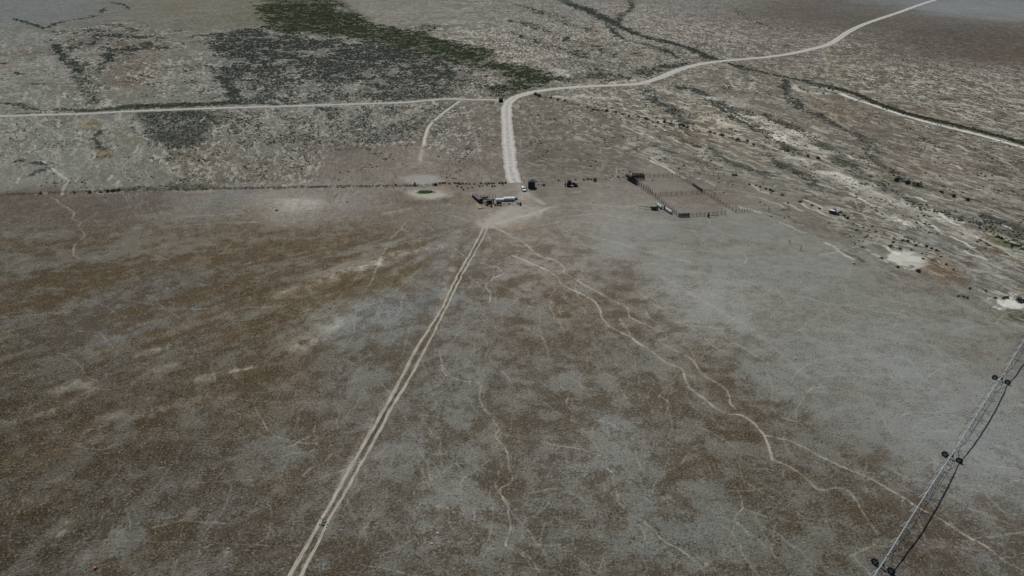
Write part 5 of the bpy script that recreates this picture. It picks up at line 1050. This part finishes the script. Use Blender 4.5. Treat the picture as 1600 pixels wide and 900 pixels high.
MB().loft([[(-.55 + .25 * math.cos(a) * 1.0, y_, 1.1 + 1.1 * math.sin(a)) for a in [-1.35 + .45 * k for k in range(7)]] + [(-.4 + .25 * math.cos(a), y_, 1.1 + 1.1 * math.sin(a)) for a in [-1.35 + .45 * k for k in range(6, -1, -1)]] for y_ in (-.8, .8)]).build('blade', 'darksteel', t)
MB().box((-.15, 0, 1.0), (.55, 1.0, 1.5)).build('frame', 'darksteel', t); MB().tube((0, 0, .75), (4.6, .3, .6), .10, 7).build('pole', 'darksteel', t); MB().tube((4.4, .3, 0), (4.4, .3, .7), .07, 6).build('jack_leg', 'darksteel', t)
t = thing('dumpster', 'black box dumpster beside the far bend of the gravel road', 'dumpster', P(782.6,159.3), R(2))
sh = MB(); sh.loft([[(-1.5, -.9, .2), (1.5, -.9, .2), (1.5, .9, .2), (-1.5, .9, .2)], [(-1.6, -1.05, 2.2), (1.6, -1.05, 2.2), (1.6, 1.05, 2.2), (-1.6, 1.05, 2.2)]]).build('bin', 'rubber', t)
MB().box((0, 0, 2.28), (3.25, 2.15, .1), 0, .03).build('lid', 'rubber', t)
for k in (-1.2, 1.2): MB().box((k, 0, .1), (.2, 1.6, .2)).build('skid', 'rubber', t)
mb = MB()
for k in range(5): mb.box((-1.3 + k * .65, -1.0, 1.2), (.1, .1, 1.9), 0, .08)
mb.build('rib', 'rubber', t)
# fence remains in the field
for (px, py, h, lab) in ((1250.5,391.5,2.2,'leaning brace post at the lower end of the broken fence in the grey field'), (1233,380,1.5,'short stub post halfway up the broken fence in the grey field'), (1200.5,329,2.2,'lone tall post on the sagging wire fence'), (1231,328,2.4,'tall dark post right of the fallen fence rail'), (1393.5,317,1.8,'lone post on the pale wash above the sage slope')):
    t = thing('old_post', lab, 'post', P(px, py)); MB().tube((0, 0, -.3), (random.uniform(-.15, .15), 0, h), .12, 6, .09).build('stake', 'timber', t); MB().tube((.05, 0, h * .75), (.9, .2, .05), .06, 5).build('brace', 'timber', t)
t = thing('fallen_rail', 'dark rail lying flat beside the sagging wire fence', 'rail', P(1225,328.6), R(2)); MB().tube((-1.6, 0, .25), (1.6, 0, .3), .12, 6).build('shaft', 'darktimber', t); MB().box((-1.3, 0, .1), (.3, .5, .2)).build('block', 'darktimber', t)
bushes([(1205.5,339),(1225.5,340.5),(1232.5,339.2)], 'tiny dark weed clump below the sagging wire fence', 'weed clumps', .55, BUSH, 'weed_clump', 'weed')
def rock(label, px, py, s):
    rd = random.Random(px); vs = [(math.cos(a) * s * rd.uniform(.7, 1.2), math.sin(a) * s * rd.uniform(.6, 1), z) for z in (-.05, s * .5) for a in [k * .9 for k in range(7)]] ; mb = MB(); mb.loft([vs[:7], vs[7:], [(v[0] * .45, v[1] * .45, s * .85 * rd.uniform(.8, 1.1)) for v in vs[7:]]]); o = mb.build('rock', 'rock'); X, Y = P(px, py); o.location = (X, Y, height(X, Y)); tag(o, label, 'rock')
rock('white rock on grey ground left of the white pit', 1334, 412, .8); rock('white lump of debris on the bare ground between tractor and green machine', 926, 316, .6); rock('small white rock alone in the grey field above the irrigator', 1243, 561, .45)
rock('white stone left of the pale streak at lower left', 357, 858, .35); rock('pale stone right of the wheel tracks near the bottom edge', 684, 834, .4); rock('pale stone below the other pale stone near the bottom edge', 674, 850, .35)
# red drum
drum('red_drum', 'small red plastic drum alone on the brown ground at lower left', 149.5, 889, .28, .55, 'red', None, 'pinkred')

# ------------------------------------------------------------------ light
SUN_EL = R(57); sh_dir = Vector((.35, -.94, 0)).normalized()
sl = bpy.data.lights.new('sun', 'SUN'); so = bpy.data.objects.new('sun', sl); COL.objects.link(so)
sl.energy = 3.4; sl.angle = R(.5); sl.color = (1.0, .955, .89)
d = Vector((sh_dir.x * math.cos(SUN_EL), sh_dir.y * math.cos(SUN_EL), -math.sin(SUN_EL))); so.rotation_euler = d.to_track_quat('-Z', 'Y').to_euler()
w = bpy.data.worlds.new('World'); sc.world = w; w.use_nodes = True; nt = w.node_tree
sky = nt.nodes.new('ShaderNodeTexSky'); sky.sky_type = 'NISHITA'; sky.sun_disc = False; sky.sun_elevation = SUN_EL; sky.sun_rotation = math.atan2(-sh_dir.x, -sh_dir.y); sky.altitude = 1400; sky.dust_density = 1.5
bg = nt.nodes['Background']; bg.inputs['Strength'].default_value = .06; nt.links.new(sky.outputs[0], bg.inputs[0])
sc.view_settings.view_transform = 'Standard'; sc.view_settings.look = 'None'; sc.view_settings.gamma = 1; sc.view_settings.exposure = -.40; sc.view_settings.use_curve_mapping = False
sc.cycles.max_bounces = 4; sc.cycles.use_denoising = False
